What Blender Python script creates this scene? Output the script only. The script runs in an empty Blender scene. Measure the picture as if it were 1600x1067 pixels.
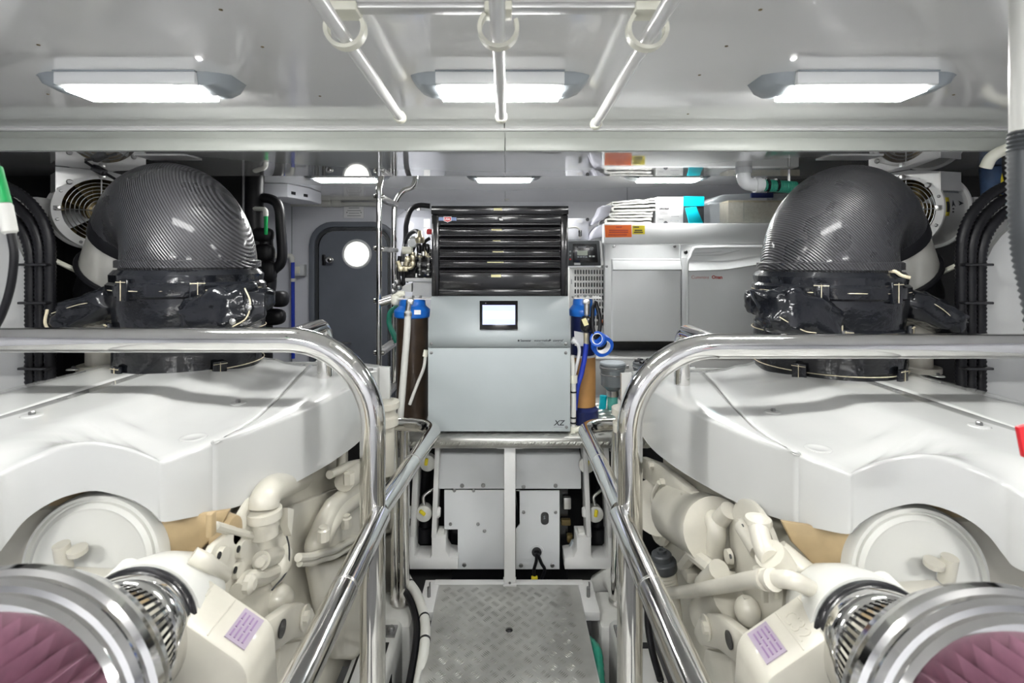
import bpy, bmesh, math, random
from mathutils import Vector, Matrix, noise as mnoise
random.seed(7)
S = bpy.context.scene
COL = S.collection

# ------------------------------------------------------------------ camera, world, exposure
FX, VX, VY, EYE = 800.0, 790.0, 405.0, 1.5          # focal length in px, vanishing point in px, eye height in m
cam_d = bpy.data.cameras.new('camera'); cam = bpy.data.objects.new('camera', cam_d); COL.objects.link(cam)
cam.location = (0, 0, EYE); cam.rotation_euler = (math.pi / 2, 0, 0)
cam_d.sensor_width = 36.0; cam_d.lens = 36.0 * FX / 1600.0
cam_d.shift_x = (800 - VX) / 1600.0; cam_d.shift_y = -(533.5 - VY) / 1600.0
cam_d.clip_start = 0.02
cam_d.dof.use_dof = True; cam_d.dof.focus_distance = 2.3; cam_d.dof.aperture_fstop = 4.5
S.camera = cam
w = bpy.data.worlds.new('world'); S.world = w; w.use_nodes = True
w.node_tree.nodes['Background'].inputs[0].default_value = (0.8, 0.85, 0.9, 1)
w.node_tree.nodes['Background'].inputs[1].default_value = 0.15
S.view_settings.view_transform = 'Standard'; S.view_settings.look = 'None'
S.view_settings.gamma = 1.0; S.view_settings.use_curve_mapping = False
S.view_settings.exposure = 0.0
LAMP, LAMP_FAR, LAMP_REAR_FILL = 74.0, 98.0, 180.0         # strength of the ceiling strip lights: over the engines, far row, added fill row behind the viewer

def P(px, py, Y):                                     # a point of the room seen at a pixel, Y metres ahead
    return Vector(((px - VX) * Y / FX, Y, EYE - (py - VY) * Y / FX))

# ------------------------------------------------------------------ materials
MATS = {}
def mat(name, col, rough=0.5, metal=0.0, coat=0.0, nscale=0, nvar=0.0, bump=0.0, bscale=60, emit=0.0, trans=0.0, alpha=1.0, ior=1.45, spec=0.5):
    m = bpy.data.materials.new(name); m.use_nodes = True
    nt = m.node_tree; b = nt.nodes['Principled BSDF']
    c = (*col, 1)
    b.inputs['Base Color'].default_value = c
    b.inputs['Roughness'].default_value = rough; b.inputs['Metallic'].default_value = metal
    b.inputs['Coat Weight'].default_value = coat; b.inputs['Coat Roughness'].default_value = 0.08
    b.inputs['IOR'].default_value = ior; b.inputs['Specular IOR Level'].default_value = spec
    b.inputs['Transmission Weight'].default_value = trans; b.inputs['Alpha'].default_value = alpha
    if emit:
        b.inputs['Emission Color'].default_value = c; b.inputs['Emission Strength'].default_value = emit
    tc = nt.nodes.new('ShaderNodeTexCoord')
    if nvar:
        n = nt.nodes.new('ShaderNodeTexNoise'); n.inputs['Scale'].default_value = nscale; n.inputs['Detail'].default_value = 5
        nt.links.new(tc.outputs['Object'], n.inputs['Vector'])
        r = nt.nodes.new('ShaderNodeValToRGB')
        r.color_ramp.elements[0].position = 0.3; r.color_ramp.elements[1].position = 0.7
        r.color_ramp.elements[0].color = tuple(max(0, x * (1 - nvar)) for x in col) + (1,)
        r.color_ramp.elements[1].color = tuple(min(1, x * (1 + nvar * 0.5)) for x in col) + (1,)
        nt.links.new(n.outputs['Fac'], r.inputs['Fac']); nt.links.new(r.outputs['Color'], b.inputs['Base Color'])
        mr = nt.nodes.new('ShaderNodeMapRange'); mr.inputs['To Min'].default_value = rough * 0.85; mr.inputs['To Max'].default_value = min(1, rough * 1.2)
        nt.links.new(n.outputs['Fac'], mr.inputs['Value']); nt.links.new(mr.outputs['Result'], b.inputs['Roughness'])
    if bump:
        n2 = nt.nodes.new('ShaderNodeTexNoise'); n2.inputs['Scale'].default_value = bscale; n2.inputs['Detail'].default_value = 4
        nt.links.new(tc.outputs['Object'], n2.inputs['Vector'])
        bp = nt.nodes.new('ShaderNodeBump'); bp.inputs['Strength'].default_value = bump; bp.inputs['Distance'].default_value = 0.01
        nt.links.new(n2.outputs['Fac'], bp.inputs['Height']); nt.links.new(bp.outputs['Normal'], b.inputs['Normal'])
    MATS[name] = m
    return m

mat('ceiling', (0.92, 0.92, 0.905), 0.10, coat=1.0, nscale=2, nvar=0.04, bump=0.015, bscale=4, ior=1.9)
mat('soffit', (0.62, 0.625, 0.62), 0.035, coat=1.0, nscale=2, nvar=0.03, ior=1.6)
MATS['soffit'].node_tree.nodes['Principled BSDF'].inputs['Coat Roughness'].default_value = 0.02
mat('sleeve', (0.72, 0.71, 0.65), 0.25, metal=0.35, nscale=8, nvar=0.08)
mat('wall', (0.70, 0.71, 0.76), 0.3, nscale=3, nvar=0.06)
mat('tank', (0.46, 0.47, 0.52), 0.2, coat=0.3, nscale=3, nvar=0.05)
mat('strainer', (0.17, 0.19, 0.205), 0.35, nscale=8, nvar=0.1)
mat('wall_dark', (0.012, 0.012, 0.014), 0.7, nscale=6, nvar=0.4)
mat('beam', (0.44, 0.46, 0.42), 0.3, nscale=4, nvar=0.05)
mat('gelcoat', (0.55, 0.555, 0.54), 0.16, coat=0.5, nscale=5, nvar=0.03)
mat('cream', (0.60, 0.575, 0.495), 0.3, coat=0.3, nscale=9, nvar=0.10, bump=0.05, bscale=30)
mat('tan', (0.44, 0.33, 0.185), 0.4, nscale=10, nvar=0.25)
mat('white_paint', (0.68, 0.68, 0.67), 0.32, nscale=6, nvar=0.06)
mat('gloss_white', (0.82, 0.82, 0.80), 0.22, coat=0.3, nscale=8, nvar=0.03)
mat('white_plastic', (0.66, 0.66, 0.62), 0.35, nscale=8, nvar=0.04)
mat('ivory', (0.80, 0.79, 0.68), 0.4, nscale=8, nvar=0.05)
mat('grey_panel', (0.41, 0.45, 0.46), 0.34, nscale=5, nvar=0.04, bump=0.02, bscale=300)
mat('gen_panel', (0.72, 0.735, 0.74), 0.3, nscale=5, nvar=0.04)
mat('light_grey', (0.62, 0.635, 0.645), 0.35, nscale=5, nvar=0.05)
mat('grey', (0.30, 0.33, 0.35), 0.4, nscale=8, nvar=0.08)
mat('door_grey', (0.15, 0.165, 0.195), 0.4, nscale=4, nvar=0.1)
mat('dark_grey', (0.06, 0.065, 0.07), 0.4, nscale=10, nvar=0.2)
mat('black', (0.012, 0.012, 0.014), 0.25, coat=0.3, nscale=10, nvar=0.3)
mat('black_gloss', (0.006, 0.006, 0.007), 0.16, coat=0.1, nscale=4, nvar=0.3)
mat('black_rubber', (0.007, 0.007, 0.009), 0.42, spec=0.3, nscale=20, nvar=0.3)
mat('vinyl', (0.008, 0.009, 0.012), 0.17, nscale=14, nvar=0.3, bump=0.85, bscale=11, spec=0.6)
mat('stitch', (0.65, 0.58, 0.42), 0.8, nscale=50, nvar=0.2)
mat('chrome', (0.80, 0.79, 0.77), 0.09, metal=1.0, nscale=12, nvar=0.06)
mat('steel', (0.62, 0.61, 0.59), 0.28, metal=1.0, nscale=12, nvar=0.12)
mat('bolt', (0.28, 0.28, 0.28), 0.35, metal=0.8, nscale=30, nvar=0.2)
mat('tread', (0.62, 0.62, 0.59), 0.42, metal=0.8, nscale=7, nvar=0.22, bump=0.03, bscale=120)
mat('tread_bar', (0.44, 0.44, 0.41), 0.36, metal=0.8, nscale=9, nvar=0.3)
mat('aluminium', (0.66, 0.66, 0.65), 0.35, metal=0.7, nscale=10, nvar=0.08)
mat('brass_brown', (0.17, 0.125, 0.05), 0.3, metal=0.5, nscale=8, nvar=0.4)
mat('brass', (0.62, 0.56, 0.40), 0.3, metal=0.7, nscale=20, nvar=0.2)
mat('blue', (0.015, 0.16, 0.62), 0.3, nscale=10, nvar=0.1)
mat('tape_blue', (0.01, 0.10, 0.55), 0.45, nscale=20, nvar=0.1)
mat('pipe_blue', (0.02, 0.05, 0.45), 0.35, nscale=10, nvar=0.1)
mat('navy', (0.012, 0.02, 0.10), 0.35, nscale=10, nvar=0.2)
mat('green', (0.01, 0.38, 0.10), 0.4, nscale=10, nvar=0.1)
mat('green_hose', (0.02, 0.22, 0.15), 0.4, nscale=30, nvar=0.2)
mat('teal_hose', (0.10, 0.42, 0.36), 0.4, nscale=30, nvar=0.2)
mat('teal', (0.0, 0.50, 0.62), 0.35, nscale=10, nvar=0.06)
mat('orange', (0.85, 0.16, 0.015), 0.5, nscale=10, nvar=0.05)
mat('yellow', (0.80, 0.66, 0.03), 0.45, nscale=10, nvar=0.08)
mat('pale_yellow', (0.72, 0.66, 0.36), 0.5, nscale=10, nvar=0.08)
mat('red', (0.62, 0.02, 0.03), 0.35, nscale=10, nvar=0.08)
mat('red_text', (0.45, 0.05, 0.04), 0.5)
mat('ink', (0.03, 0.03, 0.035), 0.5)
mat('grey_ink', (0.30, 0.31, 0.33), 0.5)
mat('label_white', (0.85, 0.85, 0.86), 0.5, nscale=10, nvar=0.04)
mat('label_lilac', (0.37, 0.31, 0.385), 0.5, nscale=10, nvar=0.08)
mat('label_lilac_ink', (0.26, 0.17, 0.30), 0.5)
mat('pink', (0.25, 0.115, 0.165), 0.6, nscale=40, nvar=0.2)
mat('pink_dark', (0.07, 0.02, 0.035), 0.7)
mat('filter_media', (0.42, 0.22, 0.075), 0.55, nscale=14, nvar=0.15)
mat('filter_dark', (0.055, 0.035, 0.022), 0.3, coat=0.4, nscale=10, nvar=0.4)
mat('towel', (0.74, 0.735, 0.70), 0.9, nscale=30, nvar=0.06, bump=0.5, bscale=160)
mat('sheet', (0.62, 0.62, 0.70), 0.6, nscale=10, nvar=0.06, bump=0.3, bscale=12)
mat('cardboard', (0.36, 0.32, 0.24), 0.85, nscale=60, nvar=0.2)
mat('carton', (0.74, 0.74, 0.74), 0.5, nscale=8, nvar=0.03)
mat('bin_plastic', (0.78, 0.84, 0.88), 0.25, alpha=0.25, nscale=8, nvar=0.05)
mat('lcd', (0.45, 0.50, 0.42), 0.3)
mat('diffuser', (1.0, 1.0, 0.98), 0.4, emit=LAMP)
mat('diffuser_far', (1.0, 1.0, 0.98), 0.4, emit=LAMP_FAR)
mat('diffuser_rear_fill', (1.0, 1.0, 0.98), 0.4, emit=LAMP_REAR_FILL)
mat('lens', (0.80, 0.81, 0.81), 0.3, nscale=8, nvar=0.03)
mat('porthole', (1.0, 0.98, 0.90), 0.2, emit=2.2)
mat('bilge', (0.10, 0.10, 0.10), 0.5, nscale=5, nvar=0.4)
mat('fiberglass', (0.66, 0.66, 0.63), 0.4, nscale=7, nvar=0.15, bump=0.15, bscale=25)

def wave_mat(name, c0, c1, scale, rough, direction, rot, bump, coat=0.5, dist=0.6):
    m = mat(name, c0, rough, coat=coat)
    nt = m.node_tree; b = nt.nodes['Principled BSDF']
    tc = nt.nodes.new('ShaderNodeTexCoord'); mp = nt.nodes.new('ShaderNodeMapping'); mp.inputs['Rotation'].default_value = rot
    wv = nt.nodes.new('ShaderNodeTexWave'); wv.bands_direction = direction; wv.inputs['Scale'].default_value = scale
    wv.inputs['Distortion'].default_value = dist; wv.inputs['Detail Scale'].default_value = 0.3
    nt.links.new(tc.outputs['Object'], mp.inputs['Vector']); nt.links.new(mp.outputs['Vector'], wv.inputs['Vector'])
    n = nt.nodes.new('ShaderNodeTexNoise'); n.inputs['Scale'].default_value = 7; n.inputs['Detail'].default_value = 6
    nt.links.new(tc.outputs['Object'], n.inputs['Vector'])
    mx = nt.nodes.new('ShaderNodeMixRGB'); mx.inputs['Color1'].default_value = (*c0, 1); mx.inputs['Color2'].default_value = (*c1, 1)
    nt.links.new(wv.outputs['Fac'], mx.inputs['Fac']); nt.links.new(mx.outputs['Color'], b.inputs['Base Color'])
    mr = nt.nodes.new('ShaderNodeMapRange'); mr.inputs['From Min'].default_value = 0.35; mr.inputs['From Max'].default_value = 0.65
    mr.inputs['To Min'].default_value = rough * 0.7; mr.inputs['To Max'].default_value = rough * 1.5
    nt.links.new(n.outputs['Fac'], mr.inputs['Value']); nt.links.new(mr.outputs['Result'], b.inputs['Roughness'])
    bp = nt.nodes.new('ShaderNodeBump'); bp.inputs['Strength'].default_value = bump; bp.inputs['Distance'].default_value = 0.003
    nt.links.new(wv.outputs['Fac'], bp.inputs['Height']); nt.links.new(bp.outputs['Normal'], b.inputs['Normal'])
    return m
wave_mat('carbon', (0.012, 0.012, 0.014), (0.055, 0.055, 0.06), 40, 0.30, 'X', (0.0, math.radians(38), 0.0), 0.6, coat=0.15, dist=0.8)

# ------------------------------------------------------------------ mesh building
def frame(axis):
    a = Vector(axis).normalized()
    u = a.cross(Vector((0, 0, 1)))
    if u.length < 1e-3: u = Vector((1, 0, 0))
    u.normalize(); v = a.cross(u).normalized()
    return a, u, v

def arc(pts, r, seg=6):                               # polyline with rounded corners
    pts = [Vector(p) for p in pts]; out = [pts[0]]
    for i in range(1, len(pts) - 1):
        p, a, b = pts[i], pts[i - 1] - pts[i], pts[i + 1] - pts[i]
        ang = a.angle(b); d = min(r / math.tan(ang / 2), a.length * 0.49, b.length * 0.49)
        p0 = p + a.normalized() * d; p1 = p + b.normalized() * d
        rr = d * math.tan(ang / 2)
        c = p + (a.normalized() + b.normalized()).normalized() * (rr / math.sin(ang / 2))
        for k in range(seg + 1):
            t = k / seg
            A, B = p0 - c, p1 - c; th = A.angle(B)
            out.append(c + (A if th < 1e-4 else (A * math.sin((1 - t) * th) + B * math.sin(t * th)) / math.sin(th)))
    out.append(pts[-1]); return out

def smooth_path(pts, n=6):                            # Catmull-Rom
    pts = [Vector(p) for p in pts]; q = [pts[0] * 2 - pts[1]] + pts + [pts[-1] * 2 - pts[-2]]; out = []
    for i in range(1, len(q) - 2):
        for k in range(n):
            t = k / n; a, b, c, d = q[i - 1], q[i], q[i + 1], q[i + 2]
            out.append(0.5 * ((2 * b) + (c - a) * t + (2 * a - 5 * b + 4 * c - d) * t * t + (3 * b - a - 3 * c + d) * t ** 3))
    out.append(pts[-1]); return out

class MB:
    def __init__(s): s.v = []; s.f = []
    def add(s, vs, fs):
        o = len(s.v); s.v += [Vector(x) for x in vs]; s.f += [tuple(i + o for i in f) for f in fs]; return s
    def box(s, c, d, rot=None):
        c = Vector(c); vs = []
        for z in (-.5, .5):
            for x, y in ((-.5, -.5), (.5, -.5), (.5, .5), (-.5, .5)):
                p = Vector((x * d[0], y * d[1], z * d[2]))
                vs.append(c + (rot @ p if rot else p))
        return s.add(vs, [(3, 2, 1, 0), (4, 5, 6, 7), (0, 1, 5, 4), (1, 2, 6, 5), (2, 3, 7, 6), (3, 0, 4, 7)])
    def span(s, a, b):                                # box between two corners
        a = Vector(a); b = Vector(b)
        return s.box((a + b) / 2, [abs(b[i] - a[i]) for i in range(3)])
    def tube(s, pts, r, n=12, caps=True, closed=False):
        pts = [Vector(p) for p in pts]; N = len(pts)
        rs = r if isinstance(r, (list, tuple)) else [r] * N
        tan = []
        for i in range(N):
            if closed: t = pts[(i + 1) % N] - pts[i - 1]
            else: t = pts[min(i + 1, N - 1)] - pts[max(i - 1, 0)]
            tan.append(t.normalized())
        a, u, v = frame(tan[0]); vs = []
        for i in range(N):
            t = tan[i]; u = (u - t * u.dot(t)).normalized(); v = t.cross(u)
            for k in range(n):
                an = 2 * math.pi * k / n
                vs.append(pts[i] + (u * math.cos(an) + v * math.sin(an)) * rs[i])
        fs = []
        for i in range(N if closed else N - 1):
            j = (i + 1) % N
            for k in range(n):
                l = (k + 1) % n
                fs.append((i * n + k, i * n + l, j * n + l, j * n + k))
        if caps and not closed:
            fs.append(tuple(range(n - 1, -1, -1))); fs.append(tuple(range((N - 1) * n, N * n)))
        return s.add(vs, fs)
    def lathe(s, prof, o=(0, 0, 0), axis=(0, 0, 1), n=24, caps=True, wob=0.0):
        a, u, v = frame(axis); o = Vector(o); vs = []; N = len(prof)
        for i, (r, h) in enumerate(prof):
            for k in range(n):
                an = 2 * math.pi * k / n
                rr = r
                if wob: rr = r * (1 + wob * mnoise.noise(Vector((math.cos(an) * 3, math.sin(an) * 3, h * 14))))
                vs.append(o + a * h + (u * math.cos(an) + v * math.sin(an)) * rr)
        fs = []
        for i in range(N - 1):
            for k in range(n):
                l = (k + 1) % n
                fs.append((i * n + k, i * n + l, (i + 1) * n + l, (i + 1) * n + k))
        if caps:
            fs.append(tuple(range(n - 1, -1, -1))); fs.append(tuple(range((N - 1) * n, N * n)))
        return s.add(vs, fs)
    def cyl(s, a, b, r, n=16):
        return s.tube([a, b], r, n)
    def prism(s, poly, y0, y1):                       # polygon in x,z, extruded along y
        n = len(poly)
        vs = [(x, y0, z) for x, z in poly] + [(x, y1, z) for x, z in poly]
        fs = [tuple(range(n)), tuple(range(2 * n - 1, n - 1, -1))] + [(i, n + i, n + (i + 1) % n, (i + 1) % n) for i in range(n)]
        return s.add(vs, fs)
    def prism_dir(s, pts, d):                         # 3d polygon extruded along vector d
        pts = [Vector(p) for p in pts]; d = Vector(d); n = len(pts)
        return s.add(pts + [p + d for p in pts], [tuple(range(n)), tuple(range(2 * n - 1, n - 1, -1))] + [(i, n + i, n + (i + 1) % n, (i + 1) % n) for i in range(n)])
    def grid(s, rows, thick=None):
        R = len(rows); C = len(rows[0]); vs = [p for r in rows for p in r]
        fs = [(i * C + j, i * C + j + 1, (i + 1) * C + j + 1, (i + 1) * C + j) for i in range(R - 1) for j in range(C - 1)]
        return s.add(vs, fs)
    def ball(s, c, d, e=1.0, n=16, m=10, rot=None, wob=0.0, seed=0.0):   # (super)ellipsoid, d = half sizes
        c = Vector(c); vs = []
        f = lambda t: math.copysign(abs(t) ** e, t)
        for i in range(m + 1):
            th = math.pi * i / m
            for k in range(n):
                ph = 2 * math.pi * k / n
                p = Vector((f(math.sin(th)) * f(math.cos(ph)) * d[0], f(math.sin(th)) * f(math.sin(ph)) * d[1], f(math.cos(th)) * d[2]))
                if wob: p *= 1 + wob * mnoise.noise(Vector((p.x * 18 + seed, p.y * 18, p.z * 18))) + wob * 0.5 * mnoise.noise(Vector((p.x * 42, p.y * 42 + seed, p.z * 42)))
                vs.append(c + (rot @ p if rot else p))
        fs = [(i * n + k, (i + 1) * n + k, (i + 1) * n + (k + 1) % n, i * n + (k + 1) % n) for i in range(m) for k in range(n)]
        return s.add(vs, fs)
    def ring(s, c, axis, R, r, n=32, m=8, a0=0.0, a1=2 * math.pi):
        a, u, v = frame(axis); c = Vector(c)
        full = abs(a1 - a0 - 2 * math.pi) < 1e-6
        N = n if full else n + 1
        pts = [c + (u * math.cos(a0 + (a1 - a0) * i / n) + v * math.sin(a0 + (a1 - a0) * i / n)) * R for i in range(N)]
        return s.tube(pts, r, m, closed=full)
    def build(s, name, material, parent=None, bevel=0.0, smooth=True, angle=35, solid=0.0, seg=2):
        me = bpy.data.meshes.new(name); me.from_pydata([tuple(v) for v in s.v], [], s.f)
        bm = bmesh.new(); bm.from_mesh(me)
        bmesh.ops.remove_doubles(bm, verts=bm.verts, dist=1e-6)
        bmesh.ops.recalc_face_normals(bm, faces=bm.faces)
        if bevel:
            es = [e for e in bm.edges if len(e.link_faces) == 2 and e.calc_face_angle(0) > 0.6]
            bmesh.ops.bevel(bm, geom=es, offset=bevel, segments=seg, affect='EDGES', profile=0.5, clamp_overlap=True)
        bm.to_mesh(me); bm.free()
        if smooth:
            me.shade_smooth(); me.set_sharp_from_angle(angle=math.radians(angle))
        me.materials.append(MATS[material])
        o = bpy.data.objects.new(name, me); COL.objects.link(o)
        if solid:
            md = o.modifiers.new('solid', 'SOLIDIFY'); md.thickness = solid; md.offset = -1
        if parent: adopt(o, parent)
        return o

def wmat(o):                                          # world matrix before the depsgraph has run
    m = Matrix.LocRotScale(o.location, o.rotation_euler, o.scale)
    return wmat(o.parent) @ o.matrix_parent_inverse @ m if o.parent else m
def adopt(o, parent):
    o.parent = parent; o.matrix_parent_inverse = wmat(parent).inverted()
def tag(o, label, cat, group=None):
    o['label'] = label; o['category'] = cat
    if group: o['group'] = group
    return o
def thing(name, label, cat, loc=(0, 0, 0), group=None):
    o = bpy.data.objects.new(name, None); o.empty_display_size = 0.05; COL.objects.link(o); o.location = loc
    return tag(o, label, cat, group)
def struct(name, mb, material, **k):
    o = mb.build(name, material, **k); o['kind'] = 'structure'; return o
def dup(o, parent=None, shift=(0, 0, 0)):
    c = o.copy(); COL.objects.link(c); c.parent = parent
    if parent is None: c.location = Vector(o.location) + Vector(shift)
    for ch in [x for x in bpy.data.objects if x.parent == o]: dup(ch, c)
    return c
def inst(o, parent, M):                               # another piece sharing the mesh, moved by M (world)
    c = o.copy(); COL.objects.link(c); c.parent = parent
    c.matrix_parent_inverse = wmat(parent).inverted() if parent else Matrix()
    c.matrix_basis = M
    return c
def text(name, s, size, material, parent, loc, rot=(math.pi / 2, 0, 0), align='LEFT', shear=0.0, bold=0.0, ext=0.0006):
    cu = bpy.data.curves.new(name, 'FONT'); cu.body = s; cu.size = size; cu.align_x = align; cu.extrude = ext; cu.shear = shear; cu.offset = bold; cu.resolution_u = 2
    t = bpy.data.objects.new(name, cu); COL.objects.link(t)
    dg = bpy.context.evaluated_depsgraph_get()
    me = bpy.data.meshes.new_from_object(t.evaluated_get(dg)); bpy.data.objects.remove(t); bpy.data.curves.remove(cu)
    me.materials.clear(); me.materials.append(MATS[material]); me.name = name
    o = bpy.data.objects.new(name, me); COL.objects.link(o); o.location = loc; o.rotation_euler = rot
    if parent: adopt(o, parent)
    return o
def bolts(parent, spots, axis, r=0.009, h=0.006, material='bolt', name='bolt', n=6):
    for p in spots: MB().lathe([(r, 0), (r, h * 0.7), (r * 0.75, h)], p, axis, n if n > 6 else 8).build(name, material, parent)
# ------------------------------------------------------------------ the room
CEIL, WX, BACK, FRONT, FLOOR = 2.05, 2.75, 4.9, -1.3, -0.35
m = MB().span((-WX, FRONT, FLOOR - 0.05), (WX, BACK, FLOOR)); floor = struct('floor', m, 'bilge')
FC, SOF = 2.0, 1.915                                  # front ceiling, underside of the cross soffit
m = MB().span((-WX - 0.1, FRONT, CEIL + 0.02), (WX + 0.1, BACK, CEIL + 0.08)); ceiling = struct('ceiling', m, 'dark_grey')
for x0, x1 in ((-WX, -0.006), (-0.003, WX)):
    MB().span((x0, FRONT, FC), (x1, 1.99, FC + 0.02)).build('panel', 'ceiling', ceiling)
    MB().span((x0, 2.55, CEIL), (x1, BACK, CEIL + 0.02)).build('panel', 'ceiling', ceiling)
for px, py in ((345, 15), (410, 73), (75, 147), (60, 70), (1188, 15), (1135, 72), (1093, 117), (1490, 148), (1075, 178), (500, 150)):
    Y_ = (FC - EYE) * FX / (VY - py); p_ = P(px, py, Y_); MB().lathe([(0.004, 0), (0.004, 0.0012), (0.002, 0.002)], (p_.x, p_.y, FC), (0, 0, -1), 10).build('screw', 'brass_brown', ceiling)
struct('wall_left', MB().span((-WX - 0.1, FRONT, FLOOR), (-WX, BACK, CEIL)), 'wall')
struct('wall_right', MB().span((WX, FRONT, FLOOR), (WX + 0.1, BACK, CEIL)), 'wall')
wb = struct('wall_back', MB().span((-WX, BACK, FLOOR), (WX, BACK + 0.1, CEIL)), 'wall')
for px in (456, 980): MB().span((P(px, 0, BACK).x - 0.004, BACK - 0.002, FLOOR), (P(px, 0, BACK).x + 0.004, BACK, CEIL)).build('panel_seam', 'grey', wb)
struct('wall_front', MB().span((-WX, FRONT - 0.1, FLOOR), (WX, FRONT, CEIL)), 'wall')
# dropped soffit across the room: glossy panels below, a stepped fascia in front
b = struct('trim_1', MB().span((-WX, 1.99, SOF + 0.015), (WX, 2.545, CEIL + 0.02)), 'beam')
for x0, x1 in ((-WX, -0.004), (-0.001, WX)):
    MB().span((x0, 1.977, SOF), (x1, 2.55, SOF + 0.015)).build('panel', 'soffit', b)
    MB().span((x0, 1.978, 1.960), (x1, 1.992, 2.004)).build('strip', 'beam', b)
    MB().span((x0, 1.962, SOF + 0.001), (x1, 1.980, 1.964)).build('strip', 'beam', b, bevel=0.002)
MB().span((-WX, 1.955, 1.992), (WX, 1.980, FC)).build('strip', 'white_paint', b)
# hatch edge strip overhead
h = struct('trim_2', MB().span((-0.335, 0.995, FC - 0.011), (0.29, 1.025, FC)), 'aluminium', bevel=0.002)
MB().span((-0.335, 1.025, FC - 0.004), (0.29, 1.032, FC)).build('gap', 'black', h)
# black panels closing the side bays behind the engines and the space below the raised platform
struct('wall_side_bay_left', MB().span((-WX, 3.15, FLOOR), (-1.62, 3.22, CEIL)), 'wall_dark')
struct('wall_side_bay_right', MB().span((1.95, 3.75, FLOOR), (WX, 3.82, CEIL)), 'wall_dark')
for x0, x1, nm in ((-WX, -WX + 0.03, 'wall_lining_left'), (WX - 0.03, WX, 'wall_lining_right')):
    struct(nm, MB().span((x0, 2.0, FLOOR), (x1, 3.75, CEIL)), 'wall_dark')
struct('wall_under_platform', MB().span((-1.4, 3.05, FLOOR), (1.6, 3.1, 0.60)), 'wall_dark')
# white side lockers with a rounded shoulder
for sx, nm in ((-1, 'wall_locker_left'), (1, 'wall_locker_right')):
    pts = arc([(sx * 1.80, 0, FLOOR), (sx * 1.80, 0, 1.66), (sx * 2.72, 0, 1.72)], 0.28, 8)
    poly = [(p.x, p.z) for p in pts] + [(sx * 2.72, FLOOR)]
    struct(nm, MB().prism(poly, 1.935, 1.955), 'gelcoat')
    o = MB().span((sx * 2.14, 2.34, 1.50), (sx * 2.6, 2.40, 1.785)).build('locker_shelf', 'white_paint', bevel=0.004); o['kind'] = 'structure'; o.name = 'trim_%d' % (3 if sx < 0 else 4)

# ------------------------------------------------------------------ door in the back wall
def rrect(x0, x1, z0, z1, r, seg=6):
    pts = []
    for cx, cz, a0 in ((x1 - r, z1 - r, 0), (x0 + r, z1 - r, 90), (x0 + r, z0 + r, 180), (x1 - r, z0 + r, 270)):
        for k in range(seg + 1):
            a = math.radians(a0 + 90 * k / seg); pts.append((cx + r * math.cos(a), cz + r * math.sin(a)))
    return pts
def ringprism(o, i, y0, y1):                          # frame between two outlines of equal length
    n = len(o); mb = MB()
    vs = [(x, y0, z) for x, z in o] + [(x, y0, z) for x, z in i] + [(x, y1, z) for x, z in o] + [(x, y1, z) for x, z in i]
    fs = []
    for k in range(n):
        l = (k + 1) % n
        fs += [(k, l, n + l, n + k), (2 * n + k, 3 * n + k, 3 * n + l, 2 * n + l), (k, 2 * n + k, 2 * n + l, l), (n + k, n + l, 3 * n + l, 3 * n + k)]
    return mb.add(vs, fs)
dx0, dx1, dz0, dz1 = -1.86, -1.03, 0.1, 1.855
door = struct('door_1', MB().prism(rrect(dx0 + 0.09, dx1 - 0.09, dz0 + 0.09, dz1 - 0.09, 0.15), 4.86, 4.89), 'door_grey')
ringprism(rrect(dx0, dx1, dz0, dz1, 0.22), rrect(dx0 + 0.05, dx1 - 0.05, dz0 + 0.05, dz1 - 0.05, 0.18), 4.84, 4.9).build('door_frame', 'door_grey', door, bevel=0.006)
ringprism(rrect(dx0 + 0.055, dx1 - 0.055, dz0 + 0.055, dz1 - 0.055, 0.175), rrect(dx0 + 0.08, dx1 - 0.08, dz0 + 0.08, dz1 - 0.08, 0.16), 4.855, 4.885).build('door_seal', 'dark_grey', door)
pc = P(558, 397, 4.86)
MB().lathe([(0.118, 0), (0.118, 0.008)], (pc.x, 4.855, pc.z), (0, -1, 0), 32).build('porthole_glass', 'porthole', door)
MB().ring((pc.x, 4.853, pc.z), (0, 1, 0), 0.128, 0.014, 40).build('porthole_rim', 'light_grey', door)
k = P(508, 406, 4.84)
MB().span((k.x - 0.03, 4.835, k.z - 0.05), (k.x, 4.86, k.z + 0.05)).build('latch', 'black', door, bevel=0.004)
MB().ball((k.x + 0.055, 4.80, k.z), (0.04, 0.03, 0.035)).build('latch_knob', 'chrome', door)
k = P(514, 519, 4.80); MB().ball(k, (0.04, 0.03, 0.04)).build('latch_knob', 'bolt', door)
MB().tube(arc([P(520, 535, 4.86), P(520, 535, 4.80), P(547, 536, 4.80), P(547, 536, 4.86)], 0.02), 0.010).build('door_handle', 'bolt', door)
# nameplate above the door (print too faint to read)
np_ = tag(MB().box(P(553, 332, 4.89), (0.19, 0.012, 0.11)).build('nameplate', 'label_white', bevel=0.002), 'small white engraved plate screwed to the wall above the grey door', 'plate')
for k, yy in enumerate((325, 329, 333, 337)):
    q = P(553, yy, 4.88); MB().box((q.x, 4.8835, q.z), (0.10 + 0.03 * (k % 2), 0.001, 0.006)).build('print_line', 'grey_ink', np_)
for px in (542, 564):
    q = P(px, 332, 4.88); MB().cyl((q.x, 4.886, q.z), (q.x, 4.88, q.z), 0.006, 8).build('screw', 'bolt', np_)
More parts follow.
